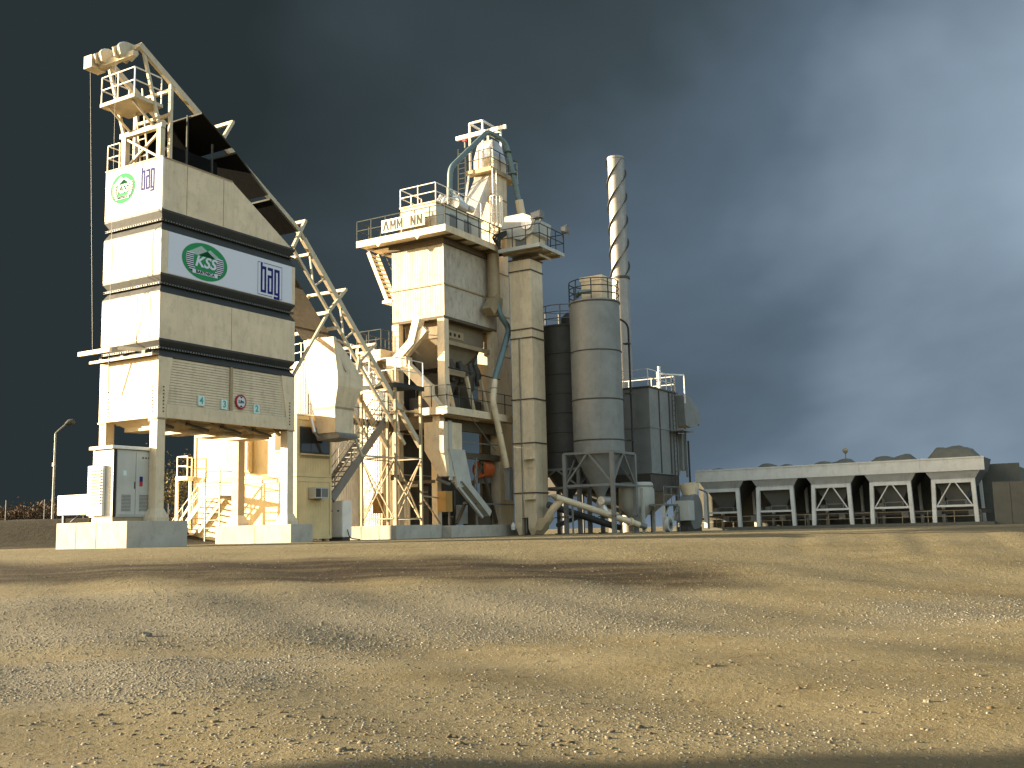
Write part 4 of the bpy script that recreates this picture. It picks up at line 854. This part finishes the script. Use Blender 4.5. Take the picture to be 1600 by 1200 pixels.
# ------------------------------------------------------------------ cold elevator
E2 = thing('bucket_elevator', 'tall twin casing beige bucket elevator standing clear of the tower', 'elevator', (23.2, -2.7, 0))
EX0, EX1, EY0, EY1 = 23.2, 24.55, -2.72, -1.38; zs = [.95, 2.3, 5.0, 7.4, 10.8, 11.3, 14.6, 15.25]
for a, b_ in zip(zs, zs[1:]):
    cs = box('casing', CREAM, E2, EX0, EX1, EY0, EY1, a, b_ - .012); MB().box(EX0 - .05, EX1 + .05, EY0 - .05, EY1 + .05, b_ - .065, b_ - .005).build('flange', MACH, cs)
bar('cover_seam', CREAM, E2, (EX0 - .02, -2.05, .96), (EX0 - .02, -2.05, 15.2), .06, .05); tube('conduit', STEEL, E2, [(EX0 - .07, -1.92, 1.0), (EX0 - .07, -1.92, 10.8)], .028, 6)
MB().loft([(.95, EX0, EX1, EY0, -2.2), (.35, EX0, EX1, EY0, -2.2), (.02, EX0 + .1, EX1 - .3, EY0 + .2, -2.3)]).build('boot', CREAM, E2); MB().loft([(.95, EX0, EX1, -1.8, EY1), (.5, EX0, EX1, -1.8, EY1), (.02, EX0 + .1, EX1 - .3, -1.75, EY1 - .15)]).build('boot', CREAM, E2)
box('boot_recess', MACH, E2, EX0 + .3, EX1 - .1, -2.19, -1.81, .02, .94); bar('take_up', STEEL, E2, (EX0 + .1, -2.02, .1), (EX0 + .1, -2.02, .95), .06); MB().lathe(EX0 + .1, -1.2, [(.12, .3), (.16, .5), (.06, .7)], 12).build('bearing', WHITE, E2)
box('hatch', CREAM, E2, EX0 - .04, EX0 - .001, -2.62, -2.1, 3.6, 4.2); box('shelf', CREAM, E2, EX0 - .35, EX0 - .001, -2.70, -2.15, 4.05, 4.12); box('shelf', CREAM, E2, EX0 - .3, EX0 - .001, -2.70, -2.15, 1.9, 1.98)
MB().box(22.5, 22.55, -3.75, -1.1, 15.58, 15.78).box(22.55, 25.4, -3.75, -3.70, 15.58, 15.78).box(22.55, 25.4, -3.70, -1.1, 15.62, 15.68).box(25.35, 25.4, -3.7, -1.1, 15.681, 15.78).build('head_deck', KIOSK, E2)
for x in (23.0, 24.0, 25.0): box('deck_beam', OCHRE, E2, x - .05, x + .05, -3.69, -1.15, 15.48, 15.619)
bar('lamp_tube', WHITE, E2, (23.6, -3.1, 15.44), (24.9, -3.1, 15.44), .1); 
railing(E2, [(22.55, -1.15, 15.78), (22.55, -3.72, 15.78), (25.37, -3.72, 15.78), (25.37, -1.2, 15.78)], RAILD, 1.1, .9, .05)
box('head_box', CREAM, E2, 23.1, 24.7, -2.9, -1.3, 15.681, 16.9)
MB().prismx([(-3.1, 16.6), (-2.3, 16.25), (-1.5, 16.55), (-1.05, 17.05), (-1.3, 17.75), (-2.5, 17.75), (-3.2, 17.4)], 22.95, 24.9).build('head_cover', KIOSK, E2)
box('window', STEEL, E2, 23.07, 23.099, -2.5, -1.9, 15.75, 16.4); tube('round_inspection_cover', SILV, E2, [(22.93, -2.75, 17.1), (22.86, -2.75, 17.1)], .33, 22)
tube('inlet_spout', OCHRE, E2, [(25.4, -1.6, 18.2), (25.1, -1.7, 17.5)], .24, 12); bar('bracket_arm', WHITE, E2, (25.6, .1, 18.3), (25.4, -1.3, 18.25), .07)
for p, d, lb in (((22.6, -3.6, 16.95), (-.35, -.1), 'box floodlight on the corner of the elevator head platform railing'), ((25.37, -3.85, 16.75), (.2, -.3), 'small dark floodlight on the outer corner of the elevator head railing')):
    o = thing('floodlight', lb, 'floodlight', p); x, y, z = p
    for s in (-.18, .18): bar('yoke', STEEL, o, (x, y + s, z - .1), (x, y + s, z + .25), .05)
    k_ = .6 if d[0] < 0 else .35; MB().prismx([(y - k_ / 2, z + .22), (y + k_ / 2, z + .22), (y + k_ / 2 + .03, z + .55), (y - k_ / 2, z + .62)], x - .2, x + .25).build('housing', STEEL, o); box('lens', GLASS, o, x - .215, x - .201, y - k_ / 2 + .04, y + k_ / 2 - .04, z + .26, z + .52)
o = thing('valve_cluster', 'dark pipe valves and cables at the joint of the two top platforms', 'valve', (22.6, -1.1, 16.2))
for k in range(4): tube('valve', RAILD, o, bend([(22.6 + .1 * k, -1.1, 15.79), (22.5, -1.15 + .15 * k, 16.3 + .1 * k), (22.8, -1.5, 16.7 + .05 * k)], .2), .06, 8)

# ------------------------------------------------------------------ filler silos
def ring_rail(parent, cx, cy, r, z, mat, h=1.0, n=28, posts=9):
    mb = MB()
    for k in (h, h * .66, h * .33): mb.tube([(cx + r * math.cos(6.28318 * i / n), cy + r * math.sin(6.28318 * i / n), z + k) for i in range(n + 1)], .028, 6, False)
    o = mb.build('ring_railing', mat, parent, True)
    for i in range(posts): a = 6.28318 * i / posts; piece('post', ('ringpost', h), lambda q: q.box(-.025, .025, -.025, .025, 0, h), mat, o, (cx + r * math.cos(a), cy + r * math.sin(a), z))
def filler_silo(cx, cy, r, z0, z1, mat, label, rings, frame, top):
    o = thing('filler_silo', label, 'silo', (cx, cy, 0), 'galvanised filler silos')
    cuts = [z0] + rings + [z1]
    for a, b_ in zip(cuts, cuts[1:]):
        s_ = MB().lathe(cx, cy, [(r, a), (r, b_ - .01)], 56).build('shell_ring', mat, o, True); MB().lathe(cx, cy, [(r + .03, b_ - .06), (r + .045, b_ - .03), (r + .03, b_)], 56).build('weld_band', GALVD, s_, True)
    MB().lathe(cx, cy, [(.22, 1.75), (.25, 2.1), (r - .02, z0 - .02), (r - .02, z0)], 40).build('cone', mat, o, True); MB().lathe(cx, cy, [(r + .04, z1), (r + .04, z1 + .06), (.3, z1 + .22)], 48).build('roof', mat, o, True)
    if frame:
        q = 1.40; tz = z0 + .02
        for sx in (-1, 1):
            for sy in (-1, 1):
                l = bar('leg', STEEL, o, (cx + sx * q, cy + sy * q, 0), (cx + sx * q, cy + sy * q, tz), .2); box('leg_joint', STEEL, l, cx + sx * q - .2, cx + sx * q + .2, cy + sy * q - .2, cy + sy * q + .2, .92, .98); box('foot', STEEL, l, cx + sx * q - .2, cx + sx * q + .2, cy + sy * q - .2, cy + sy * q + .2, 0, .05)
        for z in (tz, 2.55):
            for s in (-1, 1): bar('girt', STEEL, o, (cx - q, cy + s * q, z), (cx + q, cy + s * q, z), .13); bar('girt', STEEL, o, (cx + s * q, cy - q, z), (cx + s * q, cy + q, z), .13)
        for s in (-1, 1):
            for e in (-1, 1): bar('brace', STEEL, o, (cx + s * q, cy, tz), (cx + s * q, cy + e * q, 2.6), .09); bar('brace', STEEL, o, (cx, cy + s * q, tz), (cx + e * q, cy + s * q, 2.6), .09)
    ring_rail(o, cx, cy, r * .99, z1 + .05, RAILD if top else STEEL, 1.15)
    return o
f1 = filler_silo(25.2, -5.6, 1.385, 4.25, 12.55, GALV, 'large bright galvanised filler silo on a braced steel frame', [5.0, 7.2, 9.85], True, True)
MB().box(24.75, 26.0, -6.3, -5.05, 12.75, 14.0).build('dust_filter', CREAM, f1, bevel=.03); MB().box(24.7, 26.05, -6.35, -5.0, 13.8, 14.05).build('filter_lid', CREAM, f1); tube('relief_valve', BLUE, f1, bend([(24.3, -5.0, 12.9), (24.1, -5.3, 13.1), (24.2, -5.9, 13.05)], .2), .12, 10)
tube('fill_pipe', RUBBER, f1, bend([(26.35, -6.2, 12.0), (26.85, -6.85, 11.6), (26.85, -6.85, .4)], .5, 8), .055, 8)
for z in (10.4, 7.6, 5.0): box('pipe_clip', GALVD, f1, 26.6, 26.95, -6.95, -6.6, z, z + .06)
tube('outlet_valve', SILV, f1, [(25.2, -5.6, 1.75), (25.2, -5.6, 1.35), (25.5, -5.9, .9)], [.26, .3, .2], 14); tube('slide_gate', SILV, f1, [(24.6, -5.9, 1.75), (25.6, -5.9, 1.75)], .22, 14)
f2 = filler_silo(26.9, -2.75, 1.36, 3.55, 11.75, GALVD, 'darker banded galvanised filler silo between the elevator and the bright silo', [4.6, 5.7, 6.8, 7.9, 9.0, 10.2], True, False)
MB().lathe(26.6, -3.2, [(.4, 11.8), (.4, 12.3), (.1, 12.6)], 14).build('vent_cap', GALVD, f2, True)
# screw conveyors from silos to the elevator boot
o = thing('screw_conveyor', 'long pale inclined screw conveyor running up to the elevator boot', 'conveyor', (26.2, -7.3, .3))
tube('trough', CREAM, o, [(22.4, -4.35, 1.95), (26.6, -7.15, .42)], .17, 14); tube('drive_end', OCHRE, o, [(22.4, -4.35, 1.95), (22.15, -4.18, 2.05)], [.17, .05], 14); tube('end_flange', CREAM, o, [(26.1, -6.82, .6), (26.2, -6.88, .56)], .24, 14); tube('motor', STEEL, o, [(26.6, -7.15, .42), (26.95, -7.4, .3)], .15, 14); bar('prop', STEEL, o, (26.3, -6.95, 0), (26.3, -6.95, .4), .08); bar('prop', STEEL, o, (23.2, -4.9, 0), (23.2, -4.9, 1.5), .08)
tube('spout', CREAM, o, bend([(22.7, -4.5, 1.8), (22.6, -4.0, 1.3), (22.75, -3.6, .8)], .3), .2, 14); MB().loft([(.9, 22.5, 23.1, -3.9, -3.2), (.25, 22.8, 23.3, -3.2, -2.75)]).build('boot_inlet', CREAM, o)
o = thing('second_screw_conveyor', 'darker screw conveyor lying behind the pale one at the silo feet', 'conveyor', (26.4, -4.5, .3)); tube('trough', GALVD, o, [(23.6, -3.2, 1.6), (27.2, -5.3, .4)], .18, 14); tube('motor', MACH, o, [(27.2, -5.3, .4), (27.6, -5.5, .3)], .16, 12); tube('feed_pipe', GALVD, o, [(24.3, -3.4, .5), (26.9, -3.5, 1.0)], .13, 12); bar('prop', STEEL, o, (25.4, -4.25, 0), (25.4, -4.25, .85), .08)

# ------------------------------------------------------------------ chimney
o = thing('chimney', 'tall steel chimney with helical strakes behind the filler silos', 'chimney', (35.15, -2.69, 0)); CX, CY, CRr = 35.15, -2.69, .56
MB().lathe(CX, CY, [(CRr, 0), (CRr, 16.3)], 36).build('lower_shaft', CHIMN, o, True); MB().lathe(CX, CY, [(CRr + .06, 16.3), (CRr + .06, 16.45)], 36).build('flange', GALVD, o); MB().lathe(CX, CY, [(CRr - .01, 16.45), (CRr - .01, 24.55), (CRr - .05, 24.58)], 36).build('upper_shaft', CHIMN, o, True)
MB().lathe(CX, CY, [(CRr + .02, 24.42), (CRr + .02, 24.56)], 36).build('rim', CHIMN, o)
for s in range(3):
    vs = []; fs = []; n = 150; turns = 7.6 / 7.9
    for i in range(n + 1):
        z = 16.48 + 7.85 * i / n; a = 2 * math.pi * (s / 3) + 2 * math.pi * (z - 16.48) / 4.7
        for rr_ in (CRr - .02, CRr + .11):
            for dz_ in (-.02, .02): vs.append((CX + rr_ * math.cos(a), CY + rr_ * math.sin(a), z + dz_))
    for i in range(n):
        k = 4 * i
        for a_, b_ in ((0, 1), (1, 3), (3, 2), (2, 0)): fs.append((k + a_, k + 4 + a_, k + 4 + b_, k + b_))
    MB().add(vs, fs).build('strake', GALVD, o)

# ------------------------------------------------------------------ bag filter house and fan
o = thing('filter_house', 'weathered grey filter house with railed roof beside the chimney', 'filter house', (29.2, -7, 0))
MB().box(29.0, 33.2, -7.0, 1.0, 3.3, 8.2).build('shell', GALV, o); MB().box(28.96, 33.24, -7.04, 1.04, 5.9, 5.96).build('stiffener', GALV, o); MB().box(28.93, 33.27, -7.07, 1.07, 8.2, 8.28).build('roof_edge', GALVD, o)
for x in (30.4, 31.9): box('rib', GALVD, o, x - .04, x + .04, -7.05, -7.001, 3.35, 8.15)
railing(o, [(29.05, -2.4, 8.28), (29.05, -6.95, 8.28), (33.1, -6.95, 8.28), (33.1, -2.4, 8.28), (29.05, -2.4, 8.28)], WHITE, 1.0, 1.5, .05)
tube('lance', WHITE, o, [(31.6, -6.6, 8.28), (31.6, -6.6, 9.75)], .09, 8); bar('davit', WHITE, o, (31.6, -6.6, 9.3), (33.0, -7.6, 9.3), .08); bar('davit', WHITE, o, (33.0, -7.6, 7.6), (33.0, -7.6, 9.3), .06)
MB().box(29.0, 33.2, -6.9, .9, 2.3, 3.29).build('skirt', MACH, o); MB().loft([(2.3, 29.1, 33.1, -6.8, -2.4), (1.0, 30.2, 32.0, -5.6, -4.0)]).build('collecting_hopper', GALV, o)
for x in (29.2, 33.0):
    for y in (-6.85, -2.4, .8): bar('leg', STEEL, o, (x, y, 0), (x, y, 2.4), .2)
ladder(o, (32.2, -7.2, .2), (32.2, -7.2, 9.2), (1, 0, 0), GALVD, .45, .3); 
MB().prism([(33.0, 8.1), (34.1, 8.05), (35.2, 7.55), (35.7, 7.0), (35.65, 6.6), (35.0, 6.35), (34.2, 6.2), (33.25, 6.3)], -7.5, -5.8).build('inlet_duct', GALV, o); box('duct_mouth', DARK, o, 35.2, 35.72, -7.4, -5.9, 6.45, 6.58); box('side_deck', STEEL, o, 31.8, 33.4, -7.9, -7.08, 5.85, 5.93)
bar('duct_prop', STEEL, o, (33.6, -7.3, 3.2), (33.6, -7.3, 6.2), .1); box('side_cabinet', GALV, o, 33.21, 33.9, -7.2, -6.0, 3.6, 5.8); bar('drain_pipe', GALVD, o, (34.0, -7.3, 2.8), (34.0, -7.3, 5.4), .09)
o = thing('inlet_cyclone', 'round dusty grey collector pot on stubby legs beside the filler silo frame', 'collector', (27.3, -7.2, 0))
MB().lathe(27.7, -6.55, [(.25, .45), (.95, 1.45), (.95, 2.65), (.85, 2.75)], 32).build('pot', KIOSK, o, True); MB().lathe(27.7, -6.55, [(1.0, 2.5), (1.0, 2.56)], 32).build('rim', STEEL, o)
for a in (225, 315, 90): bar('leg', KIOSK, o, (27.7 + .98 * math.cos(R_(a)), -6.55 + .98 * math.sin(R_(a)), 0), (27.7 + .98 * math.cos(R_(a)), -6.55 + .98 * math.sin(R_(a)), 2.4), .14)
o = thing('service_platform', 'small grey railed service platform with ladder beside the fan', 'platform', (28.3, -8.2, 0))
box('deck', STEEL, o, 27.3, 29.5, -8.4, -7.5, 1.42, 1.52); railing(o, [(27.35, -8.35, 1.52), (29.45, -8.35, 1.52), (29.45, -7.6, 1.52)], STEEL, .95, 1.0, .045); bar('brace', KIOSK, o, (27.4, -8.3, .65), (28.1, -8.3, 1.42), .08); bar('brace', KIOSK, o, (28.4, -8.3, .55), (29.3, -8.3, 1.42), .08); bar('post', KIOSK, o, (27.35, -8.3, 0), (27.35, -8.3, 1.42), .14); ladder(o, (29.0, -8.45, .02), (29.0, -8.45, 1.42), (1, 0, 0), STEEL, .4, .28); bar('post', STEEL, o, (29.4, -7.6, 0), (29.4, -7.6, 1.42), .1)
o = thing('flywheel', 'large dusty pulley wheel leaning at the foot of the service platform', 'wheel', (27.4, -8.55, 0))
tube('rim', KIOSK, o, [(27.45, -8.62, .42), (27.45, -8.45, .42)], .42, 30); tube('groove', STEEL, o, [(27.45, -8.63, .42), (27.45, -8.615, .42)], .27, 26); tube('hub', MACH, o, [(27.45, -8.68, .42), (27.45, -8.631, .42)], .09, 14)
o = thing('exhaust_fan', 'dark snail shaped exhaust fan housing in front of the feed bins', 'fan', (30.2, -8.6, 0))
pr = [(30.6 + (1.0 + .16 * t / 6.28) * math.cos(t) * .95, 1.05 + (1.0 + .16 * t / 6.28) * math.sin(t)) for t in np.linspace(-1.2, 4.2, 26)]
MB().prism(pr, -8.95, -8.2).build('volute', STEEL, o, bevel=.03); box('motor_box', KIOSK, o, 29.2, 30.1, -9.0, -8.1, .6, 1.7); tube('inlet_cone', CREAM, o, [(30.6, -8.6, 1.95), (30.7, -8.5, 2.6)], [.35, .6], 18); box('base', MACH, o, 29.3, 31.4, -8.9, -8.2, 0, .25)
tube('guard_pipe', STEEL, o, bend([(31.3, -8.9, 2.35), (31.75, -9.2, 2.2), (31.75, -9.2, .1)], .3), .05, 8)

# ------------------------------------------------------------------ cold feed bins
o = thing('bin_foundation', 'long low concrete slab carrying the row of feed bins', 'slab', (33.6, -15, 0), None); MB().box(33.3, 38.9, -24.0, -6.0, -.4, .16).build('slab', CONCD, o)
BX = 34.0; PB = 3.21
def feed_bin():
    o = thing('feed_bin', 'x', 'feed bin', (BX, 0, .16), 'cold feed bins in a row')
    L_, R2 = .95, -.95                 # local y: left leg at +, right leg at -
    MB().box(BX - .06, BX + .02, -1.60, 1.60, 2.86, 3.55).build('side_board', BINP, o); MB().box(BX - .09, BX - .061, -1.6, 1.6, 3.50, 3.58).build('board_lip', BINP, o)
    MB().add([(BX - .02, -1.36, 2.86), (BX - .02, 1.36, 2.86), (BX + .06, 1.08, 2.42), (BX + .06, -1.08, 2.42)], [(0, 1, 2, 3), (3, 2, 1, 0)]).build('skirt_plate', BINP, o)
    MB().loft([(3.54, BX + .03, BX + 3.2, -1.58, 1.58), (2.86, BX + .03, BX + 3.2, -1.38, 1.38), (2.4, BX + .25, BX + 2.9, -1.05, 1.05), (1.35, BX + .7, BX + 1.9, -.42, .42)]).build('hopper', HOPD, o)
    for s in (-1, 1): MB().bar((BX, s * .98, 2.42), (BX, s * 1.05, .16), .2, .24, (1, 0, 0)).build('leg', BINP, o); MB().bar((BX + 2.9, s * .98, 2.5), (BX + 2.9, s * 1.05, .16), .15, .2, (1, 0, 0)).build('rear_leg', BINP, o)
    bar('head_beam', BINP, o, (BX - .01, -1.06, 2.33), (BX - .01, 1.06, 2.33), .16, .2); bar('cross_bar', BINP, o, (BX - .02, -.93, 1.02), (BX - .02, .93, 1.02), .1, .11)
    box('feeder', STEEL, o, BX + .65, BX + 1.95, -.5, .5, 1.0, 1.35); box('feeder_head', GALVD, o, BX + .6, BX + .66, -.42, .42, 1.06, 1.30); box('feeder_motor', STEEL, o, BX + .7, BX + 1.2, .55, .85, 1.0, 1.3)
    return o
bin0 = feed_bin()
def copy_tree(src, dst_loc):
    c = src.copy(); COL.objects.link(c); c.location = dst_loc; ORG[c] = Vector(dst_loc)
    for ch in src.children:
        d = ch.copy(); COL.objects.link(d); d.parent = c; ORG[d] = ORG[c]
        for g2 in ch.children: e2 = g2.copy(); COL.objects.link(e2); e2.parent = d
    return c
HEAP = [[(1.2, .6, .28)], [(1.0, .75, .42), (1.6, -.3, .34)], [(.9, .6, .36), (1.3, -.6, .46)], [(1.2, .5, .50), (1.4, -.7, .55)], [(1.3, .7, .80), (1.4, -.1, .86), (1.2, -.8, .66)]]
names = ['grey feed bin next to the exhaust fan', 'grey feed bin second from the exhaust fan, with a bolted head beam', 'grey feed bin third from the exhaust fan, with diagonal braces', 'grey feed bin second from the concrete wall, with diagonal braces', 'grey feed bin next to the concrete wall, with diagonal braces']
yc = [-9.25 - PB * i for i in range(5)]
for i, y in enumerate(yc):
    bn_ = bin0 if i == 0 else copy_tree(bin0, (BX, 0, .16)); bn_.location = (BX, y, .16); bn_['label'] = names[i]; ORG[bn_] = Vector((BX, y, .16))
for i, y in enumerate(yc):
    bn_ = [o for o in COL.objects if o.get('label') == names[i]][0]
    if i >= 2:
        for s in (-1, 1): bar('diagonal', BINP, bn_, (BX - .04, y + s * .12, 2.24), (BX - .04, y + s * .85, 1.08), .06)
    elif i == 1:
        for k in range(9): box('bolt', BINP, bn_, BX - .12, BX - .091, y - .9 + k * .22, y - .85 + k * .22, 2.42, 2.50)
    mb = MB()                                  # heaped load
    g3 = np.random.default_rng(20 + i); nx, ny = 18, 26
    for a in range(nx):
        for c_ in range(ny):
            u_ = a / (nx - 1); v_ = c_ / (ny - 1); X_ = 3.1 * u_; Y_ = 3.08 * v_ - 1.54; hh = 0.
            for hx_, hy_, ht in HEAP[i]: hh = max(hh, ht - .42 * (math.sqrt((X_ - hx_) ** 2 + (Y_ - hy_) ** 2 + .09) - .3))
            edge = min(1, 6 * min(u_, 1 - u_)) * min(1, 5 * min(v_, 1 - v_))
            mb.v.append((BX + .06 + X_, y + Y_, 3.42 + hh * edge + .035 * g3.random()))
    for a in range(nx - 1):
        for c_ in range(ny - 1): k = a * ny + c_; mb.f.append((k, k + ny, k + ny + 1, k + 1))
    o = mb.build('aggregate_heap', AGG, None, True)
    tag(o, ['low dark stone heap in the bin next to the exhaust fan', 'dark stone heap in the bin second from the exhaust fan', 'dark stone heap in the third bin from the exhaust fan', 'dark stone heap in the bin second from the concrete wall', 'tall rounded stone heap in the bin next to the concrete wall'][i], 'heap', 'stone heaps in the feed bins')
o = thing('collecting_belt', 'long low belt conveyor with handrail running beneath the feed bins', 'conveyor', (34.8, -16, .16))
box('belt_frame', MACH, o, BX + .75, BX + 1.75, -23.6, -7.6, .62, .82); box('belt', RUBBER, o, BX + .8, BX + 1.7, -23.6, -7.6, .821, .86)
for k in range(10): bar('stand', MACH, o, (BX + .8, -23.2 + k * 1.7, .16), (BX + .8, -23.2 + k * 1.7, .62), .08); box('roller_box', STEEL, o, BX + .62, BX + .72, -23.0 + k * 1.7, -22.65 + k * 1.7, .5, .8)
railing(o, [(BX + .3, -23.3, .16), (BX + .3, -7.4, .16)], OCHRE, .62, 1.3, .04)
o = thing('retaining_wall', 'dark concrete retaining wall behind the row of feed bins', 'wall', (37.4, -15, 0)); MB().box(37.5, 37.9, -25.0, -6.5, -.3, 3.3).build('wall_slab', CONCD, o)
mb = MB().prism([(37.9, -.2), (58, -.2), (48, 3.1), (37.9, 3.1)], -25.0, -6.5); r_ = mb.build('loading_ramp', AGG); r_['kind'] = 'structure'
o = thing('concrete_wing_wall', 'stained grey concrete wing wall at the outer end of the feed bins', 'wall', (34.6, -25, 0))
for k in range(3): MB().box(34.3, 34.6, -23.95 - .85 * (k + 1) + .012, -23.95 - .85 * k, -.3, 2.2).build('panel', CONCD, o, bevel=.015)
o = thing('globe_lamp', 'small orange globe lamp on a thin pole behind the feed bins', 'lamp', (37.7, -15.75, 3.3)); tube('pole', STEEL, o, [(37.7, -15.72, 3.28), (37.7, -15.72, 4.35)], .03, 8); MB().lathe(37.7, -15.72, [(.02, 4.33), (.12, 4.38), (.17, 4.5), (.12, 4.62), (.02, 4.67)], 16).build('globe', OCHRE, o, True)

# ------------------------------------------------------------------ left background: lamp, fence, bushes
def at(px, py, d):
    k = fw + rt * ((px - 800) / 1650) + up * ((600 - py) / 1650); return CAM + k * (d / k.dot(fw))
def gpt(px, d):
    r_ = (px - 800) / 1650 * d; x, y = RF(r_, d); return Vector((x, y, float(gz(r_, d))))
p = gpt(82, 60); o = thing('street_lamp', 'grey street lamp with bent arm beyond the plinth', 'street lamp', p)
tube('pole', STEEL, o, [p - up0 * .2, p + up0 * 1.2, p + up0 * 4.95], [.075, .07, .05], 10); ar = rt0 * .62
tube('arm', STEEL, o, bend([p + up0 * 4.8, p + up0 * 5.0, p + up0 * 5.55 + ar], .2), .04, 8); q = p + up0 * 5.56 + ar
MB().tube([q - rt0 * .08 - up0 * .05, q + rt0 * .15 + up0 * .03, q + rt0 * .38 + up0 * .06, q + rt0 * .5 + up0 * .05], [.06, .19, .17, .04], 10).build('lantern', RAILD, o, True); box('control_box', STEEL, o, p.x - .1, p.x + .02, p.y - .08, p.y + .08, p.z + 3.1, p.z + 3.3)
for i, px in enumerate((-45, 9, 69, 130, 262, 300)):
    p = gpt(px, 62); o = MB().bar(p - up0 * .3, p + up0 * 1.32, .06).build('fence_post', RUBBER); tag(o, 'thin dark fence post standing along the low bank', 'fence post', 'fence posts along the bank')
fo = MB(); ps = [gpt(px, 62) for px in range(-60, 320, 15)]
for a, b_ in zip(ps, ps[1:]):
    for h in (.3, .75, 1.2): fo.bar(a + up0 * h, b_ + up0 * h, .012)
tag(fo.build('fence_wire', RUBBER), 'thin fence wires strung between the dark posts', 'wire')

def leafmat(name, cols):
    m = bpy.data.materials.new(name); m.use_nodes = True; t2 = m.node_tree; b2 = t2.nodes['Principled BSDF']
    g2 = t2.nodes.new('ShaderNodeNewGeometry'); r2 = t2.nodes.new('ShaderNodeValToRGB'); t2.links.new(g2.outputs['Random Per Island'], r2.inputs[0])
    for k, c_ in enumerate(cols):
        if k < 2: e = r2.color_ramp.elements[k]; e.position = k / (len(cols) - 1)
        else: e = r2.color_ramp.elements.new(k / (len(cols) - 1))
        e.color = (*c_, 1)
    t2.links.new(r2.outputs[0], b2.inputs['Base Color']); b2.inputs['Roughness'].default_value = .8; b2.inputs['Specular IOR Level'].default_value = .2; return m
LEAF_B = leafmat('russet_leaves', [(.06, .03, .013), (.09, .05, .018), (.04, .028, .012), (.07, .045, .018)]); LEAF_O = leafmat('olive_leaves', [(.10, .085, .025), (.13, .10, .035), (.075, .065, .02), (.15, .11, .04)])
def plant(name, label, cat, p, h, w_, n, mat, trunk, group, seed, leaf=.09):
    g4 = np.random.default_rng(seed); o = thing(name, label, cat, p, group); mb = MB(); lv = MB(); p = Vector(p); tips = []
    for k in range(trunk[0]):
        a = g4.random() * 6.28; s0 = p + Vector((math.cos(a), math.sin(a), 0)) * (w_ * .25 * g4.random()); d = Vector((math.cos(a) * .35 * w_, math.sin(a) * .35 * w_, h * (.6 + .3 * g4.random())))
        mid = s0 + d * .5 + Vector((g4.normal() * .1, g4.normal() * .1, 0)); mb.tube([s0 - up0 * .1, mid, s0 + d], [trunk[1], trunk[1] * .6, trunk[1] * .15], 6)
        for j in range(5):
            q = (s0 + d * (.35 + .6 * g4.random())); e_ = q + Vector((g4.normal() * w_ * .25, g4.normal() * w_ * .25, abs(g4.normal()) * h * .16)); mb.tube([q, e_], [trunk[1] * .3, .006], 5); tips += [e_, q.lerp(e_, .6)]
        tips.append(s0 + d)
    mb.build('trunk', BARK, o)
    for k in range(n):
        c_ = tips[g4.integers(len(tips))] + Vector(g4.normal(size=3) * np.array([w_ * .13, w_ * .13, h * .09])); s = leaf * (.6 + .8 * g4.random()); u_ = Vector(g4.normal(size=3)).normalized() * s; v_ = Vector(g4.normal(size=3)).normalized() * s * .7
        if c_.z < p.z: continue
        lv.add([c_ - u_, c_ - v_, c_ + u_, c_ + v_], [(0, 1, 2, 3)])
    tag(lv.build('crown', mat, o)); return o
k = 0
for px in list(range(-40, 100, 15)) + [255, 272, 288, 300]:
    d = random.uniform(66, 72); p = gpt(px, d); hh = random.uniform(.75, 1.5) * (1.25 if 45 < px < 75 or px > 250 else 1)
    plant('bush', 'low russet autumn bush growing behind the fence', 'bush', p, hh, random.uniform(1.2, 1.9), 420, LEAF_B, (6, .03), 'autumn bushes behind the fence', 40 + k, .075); k += 1
plant('small_tree', 'thin olive leaved tree seen between the silo leg and the cabin stair', 'tree', gpt(270, 64), 4.1, 2.3, 1900, LEAF_O, (4, .07), None, 91, .085)
# distant low woodland edge along the horizon
# ------------------------------------------------------------------ added open canopy, out of view at left, to shade the near yard
cs_ = [RF(-46, 12.75), RF(-25.5, 13.4), RF(-25.5, 1.6), RF(-46, 1.0)]
o = thing('added_shade_canopy', 'added open grey canopy on posts, out of view, shading the near yard', 'canopy', (cs_[0][0], cs_[0][1], -1.3))
mb = MB(); mb.add([(x, y, 3.75) for x, y in cs_] + [(x, y, 4.0) for x, y in cs_], [(3, 2, 1, 0), (4, 5, 6, 7)] + [(i, (i + 1) % 4, 4 + (i + 1) % 4, 4 + i) for i in range(4)]); mb.build('roof', GALVD, o)
for r_, f_ in ((-45, 9.6), (-35, 9.9), (-26.5, 10.0), (-45, 2.2), (-35, 2.4), (-26.5, 2.6)):
    x, y = RF(r_, f_); bar('post', STEEL, o, (x, y, -1.5), (x, y, 3.76), .2)
